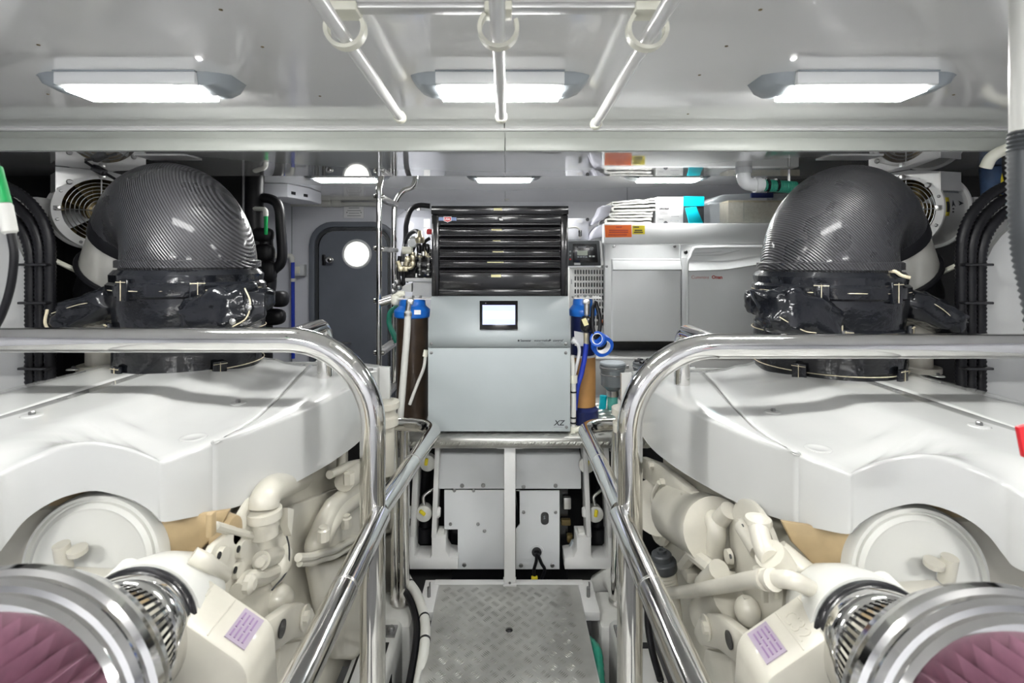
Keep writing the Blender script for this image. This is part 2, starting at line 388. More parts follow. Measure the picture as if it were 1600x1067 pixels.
# wall conduit and pipes high on the back wall
c = thing('wall_conduit', 'white plastic conduit with clips running along top of back wall', 'conduit', P(480, 320, 4.86))
MB().tube([P(455, 319, 4.86), P(590, 319, 4.86)], 0.022).build('pipe', 'white_plastic', c)
for px in (510, 527): MB().cyl(P(px, 319, 4.86) - Vector((0.04, 0, 0)), P(px, 319, 4.86) + Vector((0.04, 0, 0)), 0.03).build('coupling', 'white_plastic', c)
MB().box(P(524, 314, 4.87), (0.07, 0.05, 0.09)).build('junction', 'white_plastic', c, bevel=0.01)

# ------------------------------------------------------------------ ceiling lights
def strip_light(x, y, L, label, group, z1=CEIL, d=0.062, glow='diffuser'):
    t = thing('ceiling_light', label, 'light', (x, y, z1), group)
    w = L / 2; e = L * 0.147
    # body: a shallow tray, lens strip at the near side, glowing diffuser below, moulded end caps
    MB().span((x - w + e, y - d, z1 - 0.030), (x + w - e, y + d, z1)).build('body', 'lens', t, bevel=0.004)
    MB().span((x - w + e + 0.004, y - d + 0.006, z1 - 0.046), (x + w - e - 0.004, y + d - 0.004, z1 - 0.024)).build('diffuser', glow, t, bevel=0.006)
    MB().span((x - w + e, y - d - 0.022, z1 - 0.036), (x + w - e, y - d + 0.001, z1 - 0.002)).build('lens_strip', 'lens', t, bevel=0.003)
    MB().span((x - w + e, y - d - 0.026, z1 - 0.004), (x + w - e, y - d - 0.018, z1)).build('edge_line', 'grey', t)
    for s in (-1, 1):
        xi, xo = x + s * (w - e), x + s * w
        rows = []
        for kk, (f, zz, dd) in enumerate(((0, 0.042, 1.10), (0.35, 0.040, 1.06), (0.7, 0.030, 0.90), (1.0, 0.004, 0.62))):
            X = xi + (xo - xi) * f
            rows.append([(X, y - d * dd - 0.008, z1), (X, y - d * dd, z1 - zz * 0.8), (X, y, z1 - zz), (X, y + d * dd, z1 - zz * 0.8), (X, y + d * dd + 0.006, z1)])
        mb = MB().grid(rows)
        mb.add(rows[0], [(0, 1, 2, 3, 4)]); mb.add(rows[-1], [(0, 1, 2, 3, 4)])
        mb.build('end_cap', 'grey', t, angle=50)
    return t
strip_light(-1.01, 1.432, 0.53, 'white strip ceiling light over the left engine', 'ceiling strip lights', FC, 0.056)
strip_light(-0.015, 1.432, 0.485, 'white strip ceiling light behind the middle white pole', 'ceiling strip lights', FC, 0.056)
strip_light(0.96, 1.432, 0.53, 'white strip ceiling light over the right engine', 'ceiling strip lights', FC, 0.056)
strip_light(-1.03, 3.32, 0.56, 'small far strip light near the grey door', 'ceiling strip lights', CEIL, 0.062, 'diffuser_far')
strip_light(-0.01, 3.32, 0.50, 'small far strip light above the black tool chest', 'ceiling strip lights', CEIL, 0.062, 'diffuser_far')
strip_light(1.05, 3.32, 0.56, 'small far strip light above the folded white towels', 'ceiling strip lights', CEIL, 0.062, 'diffuser_far')
for i, x in enumerate((-1.1, 0.0, 1.1)):  # added row out of view, fill light for surfaces facing the viewer
    strip_light(x, -0.40, 0.58, ['unseen fill strip light added behind the viewer, left side', 'unseen fill strip light added behind the viewer, middle', 'unseen fill strip light added behind the viewer, right side'][i], 'ceiling strip lights', FC, 0.056, 'diffuser_rear_fill')

# ------------------------------------------------------------------ white poles on hooks under the ceiling
def pole(a, b, label, hook_label):
    a = Vector(a); b = Vector(b); yh = 1.01
    t = thing('boat_pole', label, 'pole', b, 'white poles under the ceiling')
    MB().tube([a, b], 0.014, 16).build('tube', 'gloss_white', t)
    d = (b - a).normalized()
    MB().lathe([(0.0165, -0.026), (0.0187, -0.020), (0.0187, 0.0), (0.0137, 0.009), (0.004, 0.013)], b, d, 16).build('end_cap', 'ivory', t)
    k = (yh - a.y) / (b.y - a.y); p = a + (b - a) * k
    hk = thing('pole_hook', hook_label, 'hook', (p.x, yh, FC), 'ivory pole hooks')
    MB().span((p.x - 0.027, yh - 0.022, FC - 0.018), (p.x + 0.027, yh + 0.028, FC)).build('base', 'ivory', hk, bevel=0.003)
    cx, cz, R = p.x, p.z + 0.019, 0.037
    rows = []
    for t_ in range(135, 390, 10):
        c_, s_ = math.cos(math.radians(t_)), math.sin(math.radians(t_)); i_, o_ = R - 0.004, R + 0.004
        rows.append([(cx + c_ * i_, yh - 0.011, cz + s_ * i_), (cx + c_ * o_, yh - 0.011, cz + s_ * o_), (cx + c_ * o_, yh + 0.011, cz + s_ * o_), (cx + c_ * i_, yh + 0.011, cz + s_ * i_), (cx + c_ * i_, yh - 0.011, cz + s_ * i_)])
    MB().grid(rows).build('ring', 'ivory', hk)
pole((-0.306, 0.3, 1.9355), (-0.324, 1.58, 1.9355), 'white pole slung on a hook overhead, leftmost of three', 'ivory open hook holding the leftmost white pole')
pole((-0.016, 0.3, 1.9355), (-0.013, 1.58, 1.9355), 'white pole slung on a hook overhead, middle of three', 'ivory open hook holding the middle white pole')
pole((0.268, 0.3, 1.933), (0.289, 1.645, 1.933), 'white pole slung on a hook overhead, rightmost of three', 'ivory open hook holding the rightmost white pole')

# ------------------------------------------------------------------ floor plate and platform
def tread_bars(mb, x0, x1, y0, y1, z, pitch=0.063, top=True, L=0.033, sp=0.0075, h=0.0018, nb=5):
    nx = int((x1 - x0) / pitch) + 2; ny = int((y1 - y0) / pitch) + 2
    for i in range(nx):
        for j in range(ny):
            for ph in (0, 1):
                cx = x0 + (i + 0.5 * ph + 0.1) * pitch; cy = y0 + (j + 0.5 * ph + 0.1) * pitch
                if cx < x0 + 0.03 or cx > x1 - 0.03 or cy < y0 + 0.03 or cy > y1 - 0.03: continue
                a = math.radians(45 if ph == 0 else -45); ca, sa = math.cos(a), math.sin(a)
                for b in range(nb):
                    o = (b - (nb - 1) / 2) * sp; l = L / 2 * (1 - 0.06 * abs(b - (nb - 1) / 2)); wd = 0.0027
                    loc = [(-l, o, 0), (0, o - wd, 0), (l, o, 0), (0, o + wd, 0), (0, o, h)]
                    mb.add([(cx + p[0] * ca - p[1] * sa, cy + p[0] * sa + p[1] * ca, z + p[2]) for p in loc], [(0, 1, 4), (1, 2, 4), (2, 3, 4), (3, 0, 4)])
    return mb
fp = thing('floor_plate', 'chequered aluminium floor plate with a finger hole between the engines', 'floor plate', (0.013, 1.7, 0.0))
hole = Vector((P(795.5, 984.5, 2.07).x, 2.073, 0))
mb = MB()
n = 24; outer = []; inner = []
x0, x1, y0, y1 = -0.303, 0.330, 0.9, 2.36
for k in range(n):
    a = 2 * math.pi * k / n
    inner.append((hole.x + 0.0155 * math.cos(a), hole.y + 0.0155 * math.sin(a)))
    c_, s_ = math.cos(a), math.sin(a)
    t = min(((x1 - hole.x) / c_) if c_ > 1e-6 else ((x0 - hole.x) / c_ if c_ < -1e-6 else 9), ((y1 - hole.y) / s_) if s_ > 1e-6 else ((y0 - hole.y) / s_ if s_ < -1e-6 else 9))
    outer.append((hole.x + c_ * t, hole.y + s_ * t))
for k in range(n):
    l = (k + 1) % n
    mb.add([(*inner[k], 0), (*outer[k], 0), (*outer[l], 0), (*inner[l], 0)], [(0, 1, 2, 3)])
    mb.add([(*inner[k], 0), (*inner[l], 0), (*inner[l], -0.006), (*inner[k], -0.006)], [(0, 1, 2, 3)])
for cx_, cy_ in ((x0, y0), (x1, y0), (x1, y1), (x0, y1)):     # fill the corners left by the fan of faces
    near = sorted(range(n), key=lambda k: (outer[k][0] - cx_) ** 2 + (outer[k][1] - cy_) ** 2)[:6]
    on_x = [k for k in range(n) if abs(outer[k][0] - cx_) < 1e-6]; on_y = [k for k in range(n) if abs(outer[k][1] - cy_) < 1e-6]
    ka = min(on_x, key=lambda k: abs(outer[k][1] - cy_)); kb = min(on_y, key=lambda k: abs(outer[k][0] - cx_))
    mb.add([(*outer[ka], 0), (*outer[kb], 0), (cx_, cy_, 0)], [(0, 1, 2)])
mb.build('plate', 'tread', fp, smooth=False)
mb = tread_bars(MB(), x0, x1, y0, y1, 0.0)
mb.build('tread_bars', 'tread_bar', fp, smooth=False)['kind'] = 'stuff'
for xa, xb in ((x0 - 0.004, x0), (x1, x1 + 0.004)): MB().span((xa, y0, -0.03), (xb, y1, 0.001)).build('plate_edge', 'aluminium', fp)
MB().cyl((hole.x, hole.y, -0.012), (hole.x, hole.y, -0.008), 0.03).build('hole_cup', 'black', fp)
ff = thing('plate_frame', 'white painted frame under far end of chequered floor plate', 'frame', (0.013, 2.36, -0.05))
MB().span((-0.33, 2.362, -0.04), (0.36, 2.40, 0.0)).build('cross_bar', 'white_paint', ff, bevel=0.003)
for s, xa, xb in ((-1, -0.375, -0.308), (1, 0.335, 0.402)):
    MB().span((xa, 2.18, -0.04), (xb, 2.40, -0.002)).build('side_arm', 'white_paint', ff, bevel=0.003)
    xm = (xa + xb) / 2
    MB().cyl((xm, 2.28, -0.002), (xm, 2.28, 0.04), 0.008).build('latch_pin', 'bolt', ff)
    MB().box((xm + 0.004, 2.28, 0.045), (0.006, 0.012, 0.03)).build('latch_lever', 'bolt', ff)

PT = 0.685
pf = thing('raised_platform', 'raised chequered aluminium platform carrying the white watermaker', 'platform', (0.03, 2.36, 0.64))
mb = MB(); prof = arc([(0, 3.02, PT), (0, 2.335, PT), (0, 2.335, PT - 0.045)], 0.018, 5)
rows = [[(-0.60, p.y, p.z) for p in prof], [(0.66, p.y, p.z) for p in prof]]
mb.grid(rows); mb.build('deck', 'tread', pf, solid=0.004)
mb = tread_bars(MB(), -0.60, 0.66, 2.345, 3.0, PT)
nx = 40
for i in range(nx):                                   # raised bars wrapped over the front lip
    cx = -0.58 + 1.22 * i / (nx - 1); s = 1
    for b in range(3):
        o = cx + b * 0.008
        mb.add([(o - 0.010, 2.334, PT - 0.036), (o + 0.010, 2.334, PT - 0.014), (o - 0.002, 2.334, PT - 0.020), (o, 2.332, PT - 0.025), (o + 0.002, 2.334, PT - 0.030)], [(0, 2, 3), (2, 1, 3), (1, 4, 3), (4, 0, 3)])
mb.build('tread_bars', 'tread_bar', pf, smooth=False)['kind'] = 'stuff'
MB().span((-0.60, 2.37, PT - 0.06), (0.66, 2.42, PT - 0.006)).build('support_beam', 'white_paint', pf)
xp = P(796.5, 800, 2.37).x
MB().span((xp - 0.026, 2.355, 0.0), (xp + 0.026, 2.395, PT - 0.05)).build('post', 'white_paint', pf, bevel=0.003)
MB().span((xp - 0.06, 2.352, PT - 0.056), (xp + 0.06, 2.40, PT - 0.046)).build('post_head', 'white_paint', pf)
MB().span((xp - 0.03, 2.345, 0.0), (xp + 0.03, 2.40, 0.012)).build('post_foot', 'white_paint', pf, bevel=0.002)
bolts(pf, [(xp, 2.35, 0.012)], (0, 0, 1), 0.006, 0.006)
MB().tube([P(955, 700, 2.5), P(990, 738, 2.5)], 0.014, 4).build('brace', 'white_paint', pf)
MB().tube([P(632, 712, 2.5), P(606, 740, 2.5)], 0.014, 4).build('brace', 'white_paint', pf)
# ------------------------------------------------------------------ engines
def engine(sx, ox, oz, side):
    """White covered diesel; drawn for the right-hand side (sx=1), mirrored for the left."""
    def T(p): return Vector((sx * p[0] + ox, p[1], p[2] + oz))
    def Q(px, py, Y): return T(P(px, py, Y))
    def SD(px, py, X=0.60):                           # point on the inboard side of the block
        Y = X * FX / (px - VX); return T((X, Y, EYE - (py - VY) * Y / FX))
    AX = Vector((-sx, 0, 0)); FR = Vector((0, -1, 0))
    e = thing('marine_engine', 'white covered diesel engine on the %s of the walkway' % side, 'engine', T((1.2, 1.6, -0.1)))
    # --- skirt outline: px, top, bottom, Y
    sk = [(985, 578, 645, 2.14), (1010, 600, 690, 1.92), (1045, 622, 722, 1.70), (1100, 650, 757, 1.50), (1170, 680, 793, 1.32), (1210, 695, 807, 1.245), (1248, 708, 818, 1.18)]
    fr = [(1248, 708, 818, 1.18), (1285, 722, 826, 1.13), (1323, 737, 833, 1.09), (1334, 733, 826, 1.085), (1348, 727, 813, 1.08), (1380, 716, 796, 1.07), (1430, 708, 785, 1.06),
          (1475, 713, 793, 1.05), (1515, 727, 812, 1.035), (1545, 740, 836, 1.02), (1570, 752, 868, 1.005), (1588, 762, 886, 0.99), (1640, 790, 905, 0.955), (1736, 792, 938, 0.93), (1883, 798, 947, 0.915)]
    XC = 1.25                                         # engine centre line
    def plan(row): p = P(row[0], row[1], row[3]); q = P(row[0], row[2], row[3]); return Vector((p.x, p.y, 0)), p.z, q.z
    def zf(x, y):                                     # crowned top with two long ridges
        d = abs(x - XC)
        st = lambda a, b, v: max(0, min(1, (v - a) / (b - a))) ** 2 * (3 - 2 * max(0, min(1, (v - a) / (b - a))))
        return 1.062 + 0.028 * (1 - st(0.20, 0.33, d)) + 0.010 * st(0.30, 0.305, d) * (1 - st(0.325, 0.335, d)) - 0.012 * st(0.36, 0.46, d) * (1 - st(0.9, 1.4, 2.3 - y))
    seam = [(0.6755, 1.18), (0.664, 1.26), (0.668, 1.38), (0.705, 1.60), (0.765, 1.88), (0.80, 2.08)]
    seam = [Vector((a, b, 0)) for a, b in seam]
    def resample(pl, n):
        L = [0]
        for a, b in zip(pl, pl[1:]): L.append(L[-1] + (b - a).length)
        out = []
        for k in range(n):
            t = L[-1] * k / (n - 1); i = max(j for j in range(len(L)) if L[j] <= t + 1e-9); i = min(i, len(pl) - 2)
            out.append(pl[i].lerp(pl[i + 1], (t - L[i]) / (L[i + 1] - L[i])))
        return out
    def dense(rows, n):                               # skirt rows -> n smooth samples (x, y, ztop, zbot)
        v = [(*plan(r)[0].xy, plan(r)[1], plan(r)[2]) for r in rows]
        pts = smooth_path([Vector((a, b, c)) for a, b, c, d in v], 4); bot = smooth_path([Vector((a, b, d)) for a, b, c, d in v], 4)
        return [(Vector((p.x, p.y, 0)), p.z, q.z) for p, q in zip(pts, bot)]
    def shell(bound, inner, zin, name, flip=False, edge_r=0.010):
        rows = []
        for k, (p, zt, zb) in enumerate(bound):
            q = inner[k]; d = (q - p); dn = d.normalized()
            out = Vector(p)
            row = [T((out.x + dn.x * 0.008, out.y + dn.y * 0.008, zb)), T((out.x, out.y, zb + 0.002)), T((out.x, out.y, zb * 0.5 + zt * 0.5)), T((out.x, out.y, zt - edge_r))]
            for s in (0.3, 0.6, 1.0):
                a = s * math.pi / 2
                row.append(T((out.x + dn.x * edge_r * (1 - math.cos(a)), out.y + dn.y * edge_r * (1 - math.cos(a)), zt - edge_r + edge_r * math.sin(a))))
            for t in (0.06, 0.12, 0.2, 0.3, 0.4, 0.5, 0.6, 0.68, 0.74, 0.8, 0.86, 0.92, 1.0):
                x = p.lerp(q, t); s = min(1, t / 0.35); s = s * s * (3 - 2 * s)
                z = zt * (1 - s) + zin(x.x, x.y) * s
                row.append(T((x.x, x.y, z)))
            rows.append(row)
        return MB().grid(rows).build(name, 'gelcoat', e, angle=40, solid=0.006)
    bs = dense(sk, 0)
    inn = list(reversed(resample(seam, len(bs))))
    shell(bs, [p - Vector((0.003, 0, 0)) for p in inn], zf, 'side_cover')
    bf = dense(fr, 0)
    sm = list(reversed(resample(seam, 26)))
    bound = []
    for k, p in enumerate(sm[:-1]):
        w = max(0.0, (k - 17) / 8.0); zt = zf(p.x, p.y) * (1 - w) + bf[0][1] * w
        bound.append((p + Vector((0.003, 0, 0)), zt, zt - 0.02 - (0.10 * max(0, w - 0.8))))
    bound += bf
    nb = len(bound); ns = len(sm) - 1
    sp = [Vector((XC, 2.12 - 0.62 * k / ns, 0)) if k < ns else Vector((XC, 1.50 - 0.45 * (k - ns) / (nb - ns - 1), 0)) for k in range(nb)]
    shell(bound, sp, zf, 'centre_cover', edge_r=0.008)
    # outboard half of the covers
    out_edge = [(1.25, 0.915), (1.42, 0.95), (1.58, 1.05), (1.70, 1.3), (1.73, 1.6), (1.72, 2.1)]
    oe = smooth_path([Vector((a, b, 0)) for a, b in out_edge], 5)
    ob = [(p, zf(p.x, p.y) - 0.02, 0.88) for p in oe]
    shell(ob, [Vector((XC, 1.05 + 1.05 * k / (len(oe) - 1), 0)) for k in range(len(oe))], zf, 'outboard_cover')
    # far end closing panel
    MB().prism([(sx * x + ox, z + oz) for x, z in [(0.48, 1.03), (0.8, 1.05), (1.72, 1.04), (1.72, 0.8), (0.48, 0.8)]], 2.12, 2.14).build('end_panel', 'gelcoat', e)
    # stepped casting below the far inboard corner of the cover
    MB().lathe([(0.05, 0), (0.065, 0.005), (0.065, 0.03), (0.05, 0.035), (0.05, 0.06), (0.06, 0.065), (0.06, 0.1), (0.045, 0.105), (0.045, 0.3)], T((0.50, 2.10, 0.90)), (0, 0, -1), 18).build('stepped_cap', 'cream', e)
    # cover screws, dimples and recess
    for px, py, Y in ((1208, 632, 1.52), (1530, 672, 1.27), (1000, 588, 2.02), (1077, 572, 2.0), (1465, 575, 1.96)):
        p = Q(px, py, Y); x = (p.x - ox) * sx; p.z = zf(x, p.y) + oz + 0.001 if px > 1100 else p.z
        MB().lathe([(0.024, -0.002), (0.022, 0.0015), (0.018, 0.002)], p, (0, 0, 1), 18).build('screw_cup', 'gelcoat', e)
        MB().lathe([(0.0075, 0), (0.0075, 0.008), (0.005, 0.010)], p + Vector((0, 0, 0.001)), (0, 0, 1), 6).build('cover_screw', 'bolt', e)
    p = Q(1278, 692, 1.22); p.z = 1.0535 + oz; MB().lathe([(0.030, -0.004), (0.030, 0.001), (0.026, 0.002), (0.020, 0.0005)], p, (0, 0, 1), 22).build('lift_plug', 'gelcoat', e)
    # --- block and hardware below the skirt
    blk = [(0.64, 0.12), (0.64, 0.70), (0.72, 0.96), (1.68, 0.96), (1.73, 0.70), (1.73, 0.12)]
    MB().prism([(sx * x + ox, z + oz) for x, z in blk], 1.17, 2.10).build('engine_block', 'cream', e, bevel=0.02)
    MB().prism([(sx * x + ox, z + oz) for x, z in [(0.74, 0.3), (0.74, 0.86), (0.9, 0.93), (1.6, 0.93), (1.76, 0.86), (1.76, 0.3)]], 1.125, 1.18).build('front_case', 'cream', e, bevel=0.02)
    MB().prism([(sx * x + ox, z + oz) for x, z in [(0.6, -0.05), (0.6, 0.13), (1.72, 0.13), (1.72, -0.05)]], 1.15, 2.1).build('oil_pan', 'cream', e, bevel=0.03)
    # big round front cover behind the arch
    dc = Q(1437, 899, 1.092)
    ax = Vector((-0.05 * sx, -1, 0.10)).normalized()
    MB().lathe([(0.146, -0.06), (0.146, -0.006), (0.142, 0.002), (0.136, 0.003), (0.133, -0.006), (0.129, -0.006), (0.127, 0.000), (0.118, 0.006), (0.112, 0.003), (0.06, 0.010), (0.001, 0.011)], dc, ax, 56).build('front_disc', 'white_plastic', e)
    MB().lathe([(0.172, -0.07), (0.172, -0.045)], dc, ax, 48).build('disc_shade_ring', 'tan', e)  # tan ring: the brown shade between disc and arch put into its colour
    b0 = Q(1478, 905, 1.05)
    MB().cyl(b0, b0 + Vector((0, -0.01, 0.055)), 0.015, 14).build('disc_boss', 'cream', e)
    MB().lathe([(0.018, 0), (0.018, 0.01)], b0 + Vector((-0.03 * sx, -0.005, 0.035)), (0, -0.2, 1), 14).build('disc_boss', 'cream', e)
    # tan backing plate between the disc and the hardware
    pl = [Q(1222, 812, 1.165), Q(1330, 828, 1.13), Q(1345, 870, 1.12), Q(1330, 915, 1.12), Q(1292, 905, 1.14), Q(1262, 870, 1.15), Q(1238, 845, 1.16)]
    MB().prism_dir(pl, (0, 0.012, 0)).build('backing_plate', 'tan', e, bevel=0.003)
    # belt guard with label and raised lettering
    prof = arc([(0.85, 0, 0.872), (0.605, 0, 0.858), (0.458, 0, 0.757), (0.442, 0, 0.55), (0.55, 0, 0.25)], 0.05, 5)
    poly = [(p.x, p.z) for p in prof] + [(0.85, 0.25)]
    g = MB().prism([(sx * x + ox, z + oz) for x, z in poly], 0.905, 1.015).build('belt_guard', 'cream', e, bevel=0.006)
    a3, b3 = Vector((0.605, 0, 0.858)), Vector((0.458, 0, 0.757)); dd = (b3 - a3).normalized(); nn = Vector((-dd.z, 0, dd.x)) * -1
    if nn.z < 0: nn = -nn
    def gp(t, y, h=0.0): p = a3.lerp(b3, t) + nn * h; return T((p.x, y, p.z))
    lo = [gp(0.64, 1.003, 0.0006), gp(0.64, 0.928, 0.0006), gp(0.89, 0.928, 0.0006), gp(0.89, 1.003, 0.0006)]
    lb = MB().prism_dir(lo, T((nn.x, 0, nn.z)) * 0 + Vector((sx * nn.x, 0, nn.z)) * 0.002).build('label_plate', 'label_lilac', g)
    for r in range(4):
        for c in range(2 if r % 2 else 3):
            u0 = 0.67 + r * 0.05; y0 = 0.935 + c * (0.032 if r % 2 else 0.021)
            w_ = 0.026 if r % 2 else 0.016
            q = [gp(u0, y0, 0.0030), gp(u0, y0 + w_, 0.0030), gp(u0 + 0.02, y0 + w_, 0.0030), gp(u0 + 0.02, y0, 0.0030)]
            MB().prism_dir(q, Vector((sx * nn.x, 0, nn.z)) * 0.0012).build('print_line', 'label_lilac_ink', lb)
    for t in (0.20, 0.50): MB().tube([gp(t, 0.912, 0.0), gp(t, 1.008, 0.0)], 0.0014, 6).build('rib', 'cream', g)
    xd = Vector((0, -1, 0)) if sx > 0 else Vector((0, 1, 0))
    zd = Vector((sx * nn.x, 0, nn.z)).normalized(); yd = zd.cross(xd)
    tx = text('raised_lettering', 'C32', 0.040, 'cream', None, (0, 0, 0), ext=0.0008)
    pos = gp(0.47 if sx > 0 else 0.23, 0.995 if sx > 0 else 0.925, 0.0006)
    tx.matrix_basis = Matrix(((xd.x, yd.x, zd.x, pos.x), (xd.y, yd.y, zd.y, pos.y), (xd.z, yd.z, zd.z, pos.z), (0, 0, 0, 1))); adopt(tx, g)
    # engine mount arm with lifting eyes
    pm = [SD(1082, 985, 0.52), SD(1090, 962, 0.52), SD(1105, 954, 0.52), SD(1122, 958, 0.52), SD(1158, 985, 0.52), SD(1165, 1010, 0.52), SD(1150, 1035, 0.52), SD(1120, 1012, 0.52), SD(1092, 1006, 0.52)]
    MB().prism_dir(pm, (sx * 0.03, 0, 0)).build('mount_arm', 'cream', e, bevel=0.008)
    MB().lathe([(0.026, 0), (0.030, 0.004), (0.030, 0.008), (0.016, 0.010)], SD(1106, 978, 0.52), AX, 18).build('mount_eye', 'cream', e)
    MB().lathe([(0.015, 0), (0.015, 0.014), (0.010, 0.016)], SD(1106, 978, 0.515), AX, 8).build('mount_bolt', 'cream', e)
    MB().lathe([(0.019, 0), (0.019, 0.003)], SD(1140, 997, 0.518), AX, 18).build('mount_hole', 'black', e)
    MB().prism_dir([SD(1100, 1010, 0.56), SD(1140, 1020, 0.56), SD(1150, 1120, 0.56), SD(1085, 1120, 0.56)], (sx * 0.05, 0, 0)).build('mount_leg', 'cream', e, bevel=0.01)
    side_hw(sx, e, SD, Q, T, AX)
    return e, T, Q, SD

def side_hw(sx, e, SD, Q, T, AX):
    if sx > 0:
        # breather pipe ring at the far end
        MB().ring(SD(1028, 790, 0.62), AX, 0.12, 0.022, 32, 10).build('pipe_flange', 'cream', e)
        MB().cyl(SD(1028, 790, 0.60), SD(1055, 790, 0.80), 0.105, 28).build('intake_pipe', 'cream', e)
        MB().cyl(SD(1060, 800, 0.60), SD(1120, 830, 0.60), 0.095, 28).build('heat_exchanger', 'cream', e)
        MB().prism_dir([SD(1012, 712), SD(1040, 722), SD(1095, 765), SD(1098, 785), SD(1080, 790), SD(1045, 762), SD(1012, 745)], (sx * -0.03, 0, 0)).build('bracket', 'cream', e, bevel=0.006)
        for px, py in ((1022, 725), (1040, 752), (1075, 775)): MB().lathe([(0.014, 0), (0.014, 0.02), (0.009, 0.022)], SD(px, py, 0.575), AX, 6).build('bolt', 'cream', e)
        MB().tube(smooth_path([SD(1030, 752, 0.55), SD(1020, 772, 0.54), SD(1022, 790, 0.54)]), 0.008).build('fuel_line', 'cream', e)
        # fill cap: black stepped knob on a threaded cream neck
        c0 = SD(1037, 893, 0.53); up = Vector((-0.12 * sx, 0.0, 1)).normalized()
        prof = []
        for k in range(6): prof += [(0.043, k * 0.011), (0.040, k * 0.011 + 0.005), (0.043, k * 0.011 + 0.010)]
        MB().lathe([(0.043, -0.10)] + prof, c0 - up * 0.055, up, 24).build('filler_neck', 'cream', e)
        MB().lathe([(0.044, 0), (0.046, 0.004), (0.046, 0.028), (0.043, 0.032), (0.033, 0.034), (0.033, 0.052), (0.028, 0.056), (0.016, 0.056), (0.016, 0.066), (0.008, 0.066), (0.008, 0.058), (0.001, 0.058)], c0 + up * 0.012, up, 24).build('filler_cap', 'dark_grey', e)
        # timing plate: round casting with bolts
        MB().lathe([(0.135, 0), (0.135, 0.012), (0.128, 0.016), (0.06, 0.022), (0.001, 0.024)], SD(1185, 870, 0.63), AX, 40).build('timing_cover', 'cream', e)
        MB().tube([SD(1160, 820, 0.60), SD(1185, 860, 0.60)], 0.02, 12).build('casting_rib', 'cream', e)
        for px, py in ((1161, 820), (1142, 867), (1180, 852), (1215, 905)):
            MB().lathe([(0.020, 0), (0.018, 0.012)], SD(px, py, 0.605), AX, 16).build('bolt_boss', 'cream', e)
            MB().lathe([(0.006, 0), (0.006, 0.002)], SD(px, py, 0.592), AX, 10).build('bolt_hole', 'dark_grey', e)
        # coolant elbow
        MB().tube(smooth_path([SD(1184, 812, 0.585), SD(1188, 835, 0.575), SD(1196, 860, 0.57), SD(1205, 872, 0.57)]), 0.022, 14).build('coolant_hose', 'cream', e)
        MB().lathe([(0.028, 0), (0.030, 0.006), (0.028, 0.014)], SD(1185, 816, 0.585), (0, 0, 1), 18).build('hose_lip', 'cream', e)
        MB().tube([SD(1202, 862, 0.57), SD(1222, 885, 0.60)], 0.034, 14).build('coolant_pipe', 'cream', e)
        MB().cyl(SD(1192, 888, 0.56), SD(1192, 905, 0.56), 0.02, 14).build('sensor', 'cream', e)
        MB().tube([SD(1214, 860, 0.60), SD(1270, 905, 0.66)], 0.03, 12).build('coolant_pipe', 'cream', e)
        # square elbows
        MB().tube(arc([SD(1068, 880, 0.55), SD(1082, 862, 0.55), SD(1112, 885, 0.55), SD(1124, 895, 0.56)], 0.012, 3), 0.021, 8).build('elbow_pipe', 'cream', e)
        MB().tube([SD(1100, 912, 0.55), SD(1124, 888, 0.55)], 0.026, 14).build('elbow_pipe', 'cream', e)
        MB().box(SD(1083, 893, 0.57), (0.06, 0.06, 0.035)).build('connector_block', 'cream', e, bevel=0.008)
        MB().tube(smooth_path([SD(1110, 800, 0.60), SD(1120, 825, 0.59), SD(1117, 860, 0.59), SD(1112, 885, 0.58)]), 0.026, 14).build('oil_pipe', 'cream', e)
        MB().tube(smooth_path([SD(1140, 795, 0.61), SD(1122, 815, 0.60), SD(1110, 840, 0.59)]), 0.024, 14).build('oil_pipe', 'cream', e)
        # long white hose with a clip
        hp = smooth_path([SD(1035, 925, 0.51), SD(1075, 922, 0.515), SD(1130, 912, 0.52), SD(1180, 902, 0.525), SD(1230, 902, 0.545), SD(1262, 914, 0.585), SD(1290, 935, 0.65), SD(1310, 955, 0.72)])
        MB().tube(hp, 0.0165, 14).build('coolant_hose', 'cream', e)
        for px in (1192, 1205): MB().cyl(SD(px, 902.5, 0.527), SD(px + 4, 902.5, 0.528), 0.021, 16).build('hose_clip', 'cream', e)
        MB().cyl(SD(1150, 930, 0.60), SD(1110, 960, 0.60), 0.06, 20).build('pump_body', 'cream', e)
        for px, py in ((1165, 940), (1195, 925), (1212, 918)):
            MB().box(SD(px, py, 0.58), (0.012, 0.012, 0.035)).build('clip_tab', 'cream', e, bevel=0.002)
        MB().ball(SD(1168, 952, 0.585), (0.03, 0.03, 0.035)).build('knob', 'cream', e)
        MB().tube(smooth_path([SD(1018, 905, 0.50), SD(1012, 960, 0.50), SD(1018, 1010, 0.50), SD(1032, 1060, 0.50)]), 0.012).build('loom', 'black_rubber', e)
    else:
        MX = lambda x: 1580 - x
        G = lambda px, py, X=0.60: SD(MX(px), py, X)
        # manifold castings: broad rounded pieces with a bolted seam
        MB().prism_dir([G(a, b, 0.60) for a, b in ((492, 812), (506, 788), (532, 768), (570, 750), (606, 742), (606, 838), (570, 846), (530, 868), (500, 880), (470, 884), (472, 856))], (0.055, 0, 0)).build('manifold', 'cream', e, bevel=0.024, seg=4)
        MB().tube(smooth_path([G(500, 872, 0.575), G(512, 836, 0.565), G(534, 806, 0.56), G(566, 782, 0.56)]), 0.030, 16).build('manifold_ridge', 'cream', e)
        MB().tube(smooth_path([G(466, 884, 0.545), G(486, 882, 0.54), G(502, 876, 0.54), G(522, 870, 0.54), G(545, 856, 0.54), G(580, 838, 0.545)]), 0.011, 10).build('manifold_seam', 'cream', e)
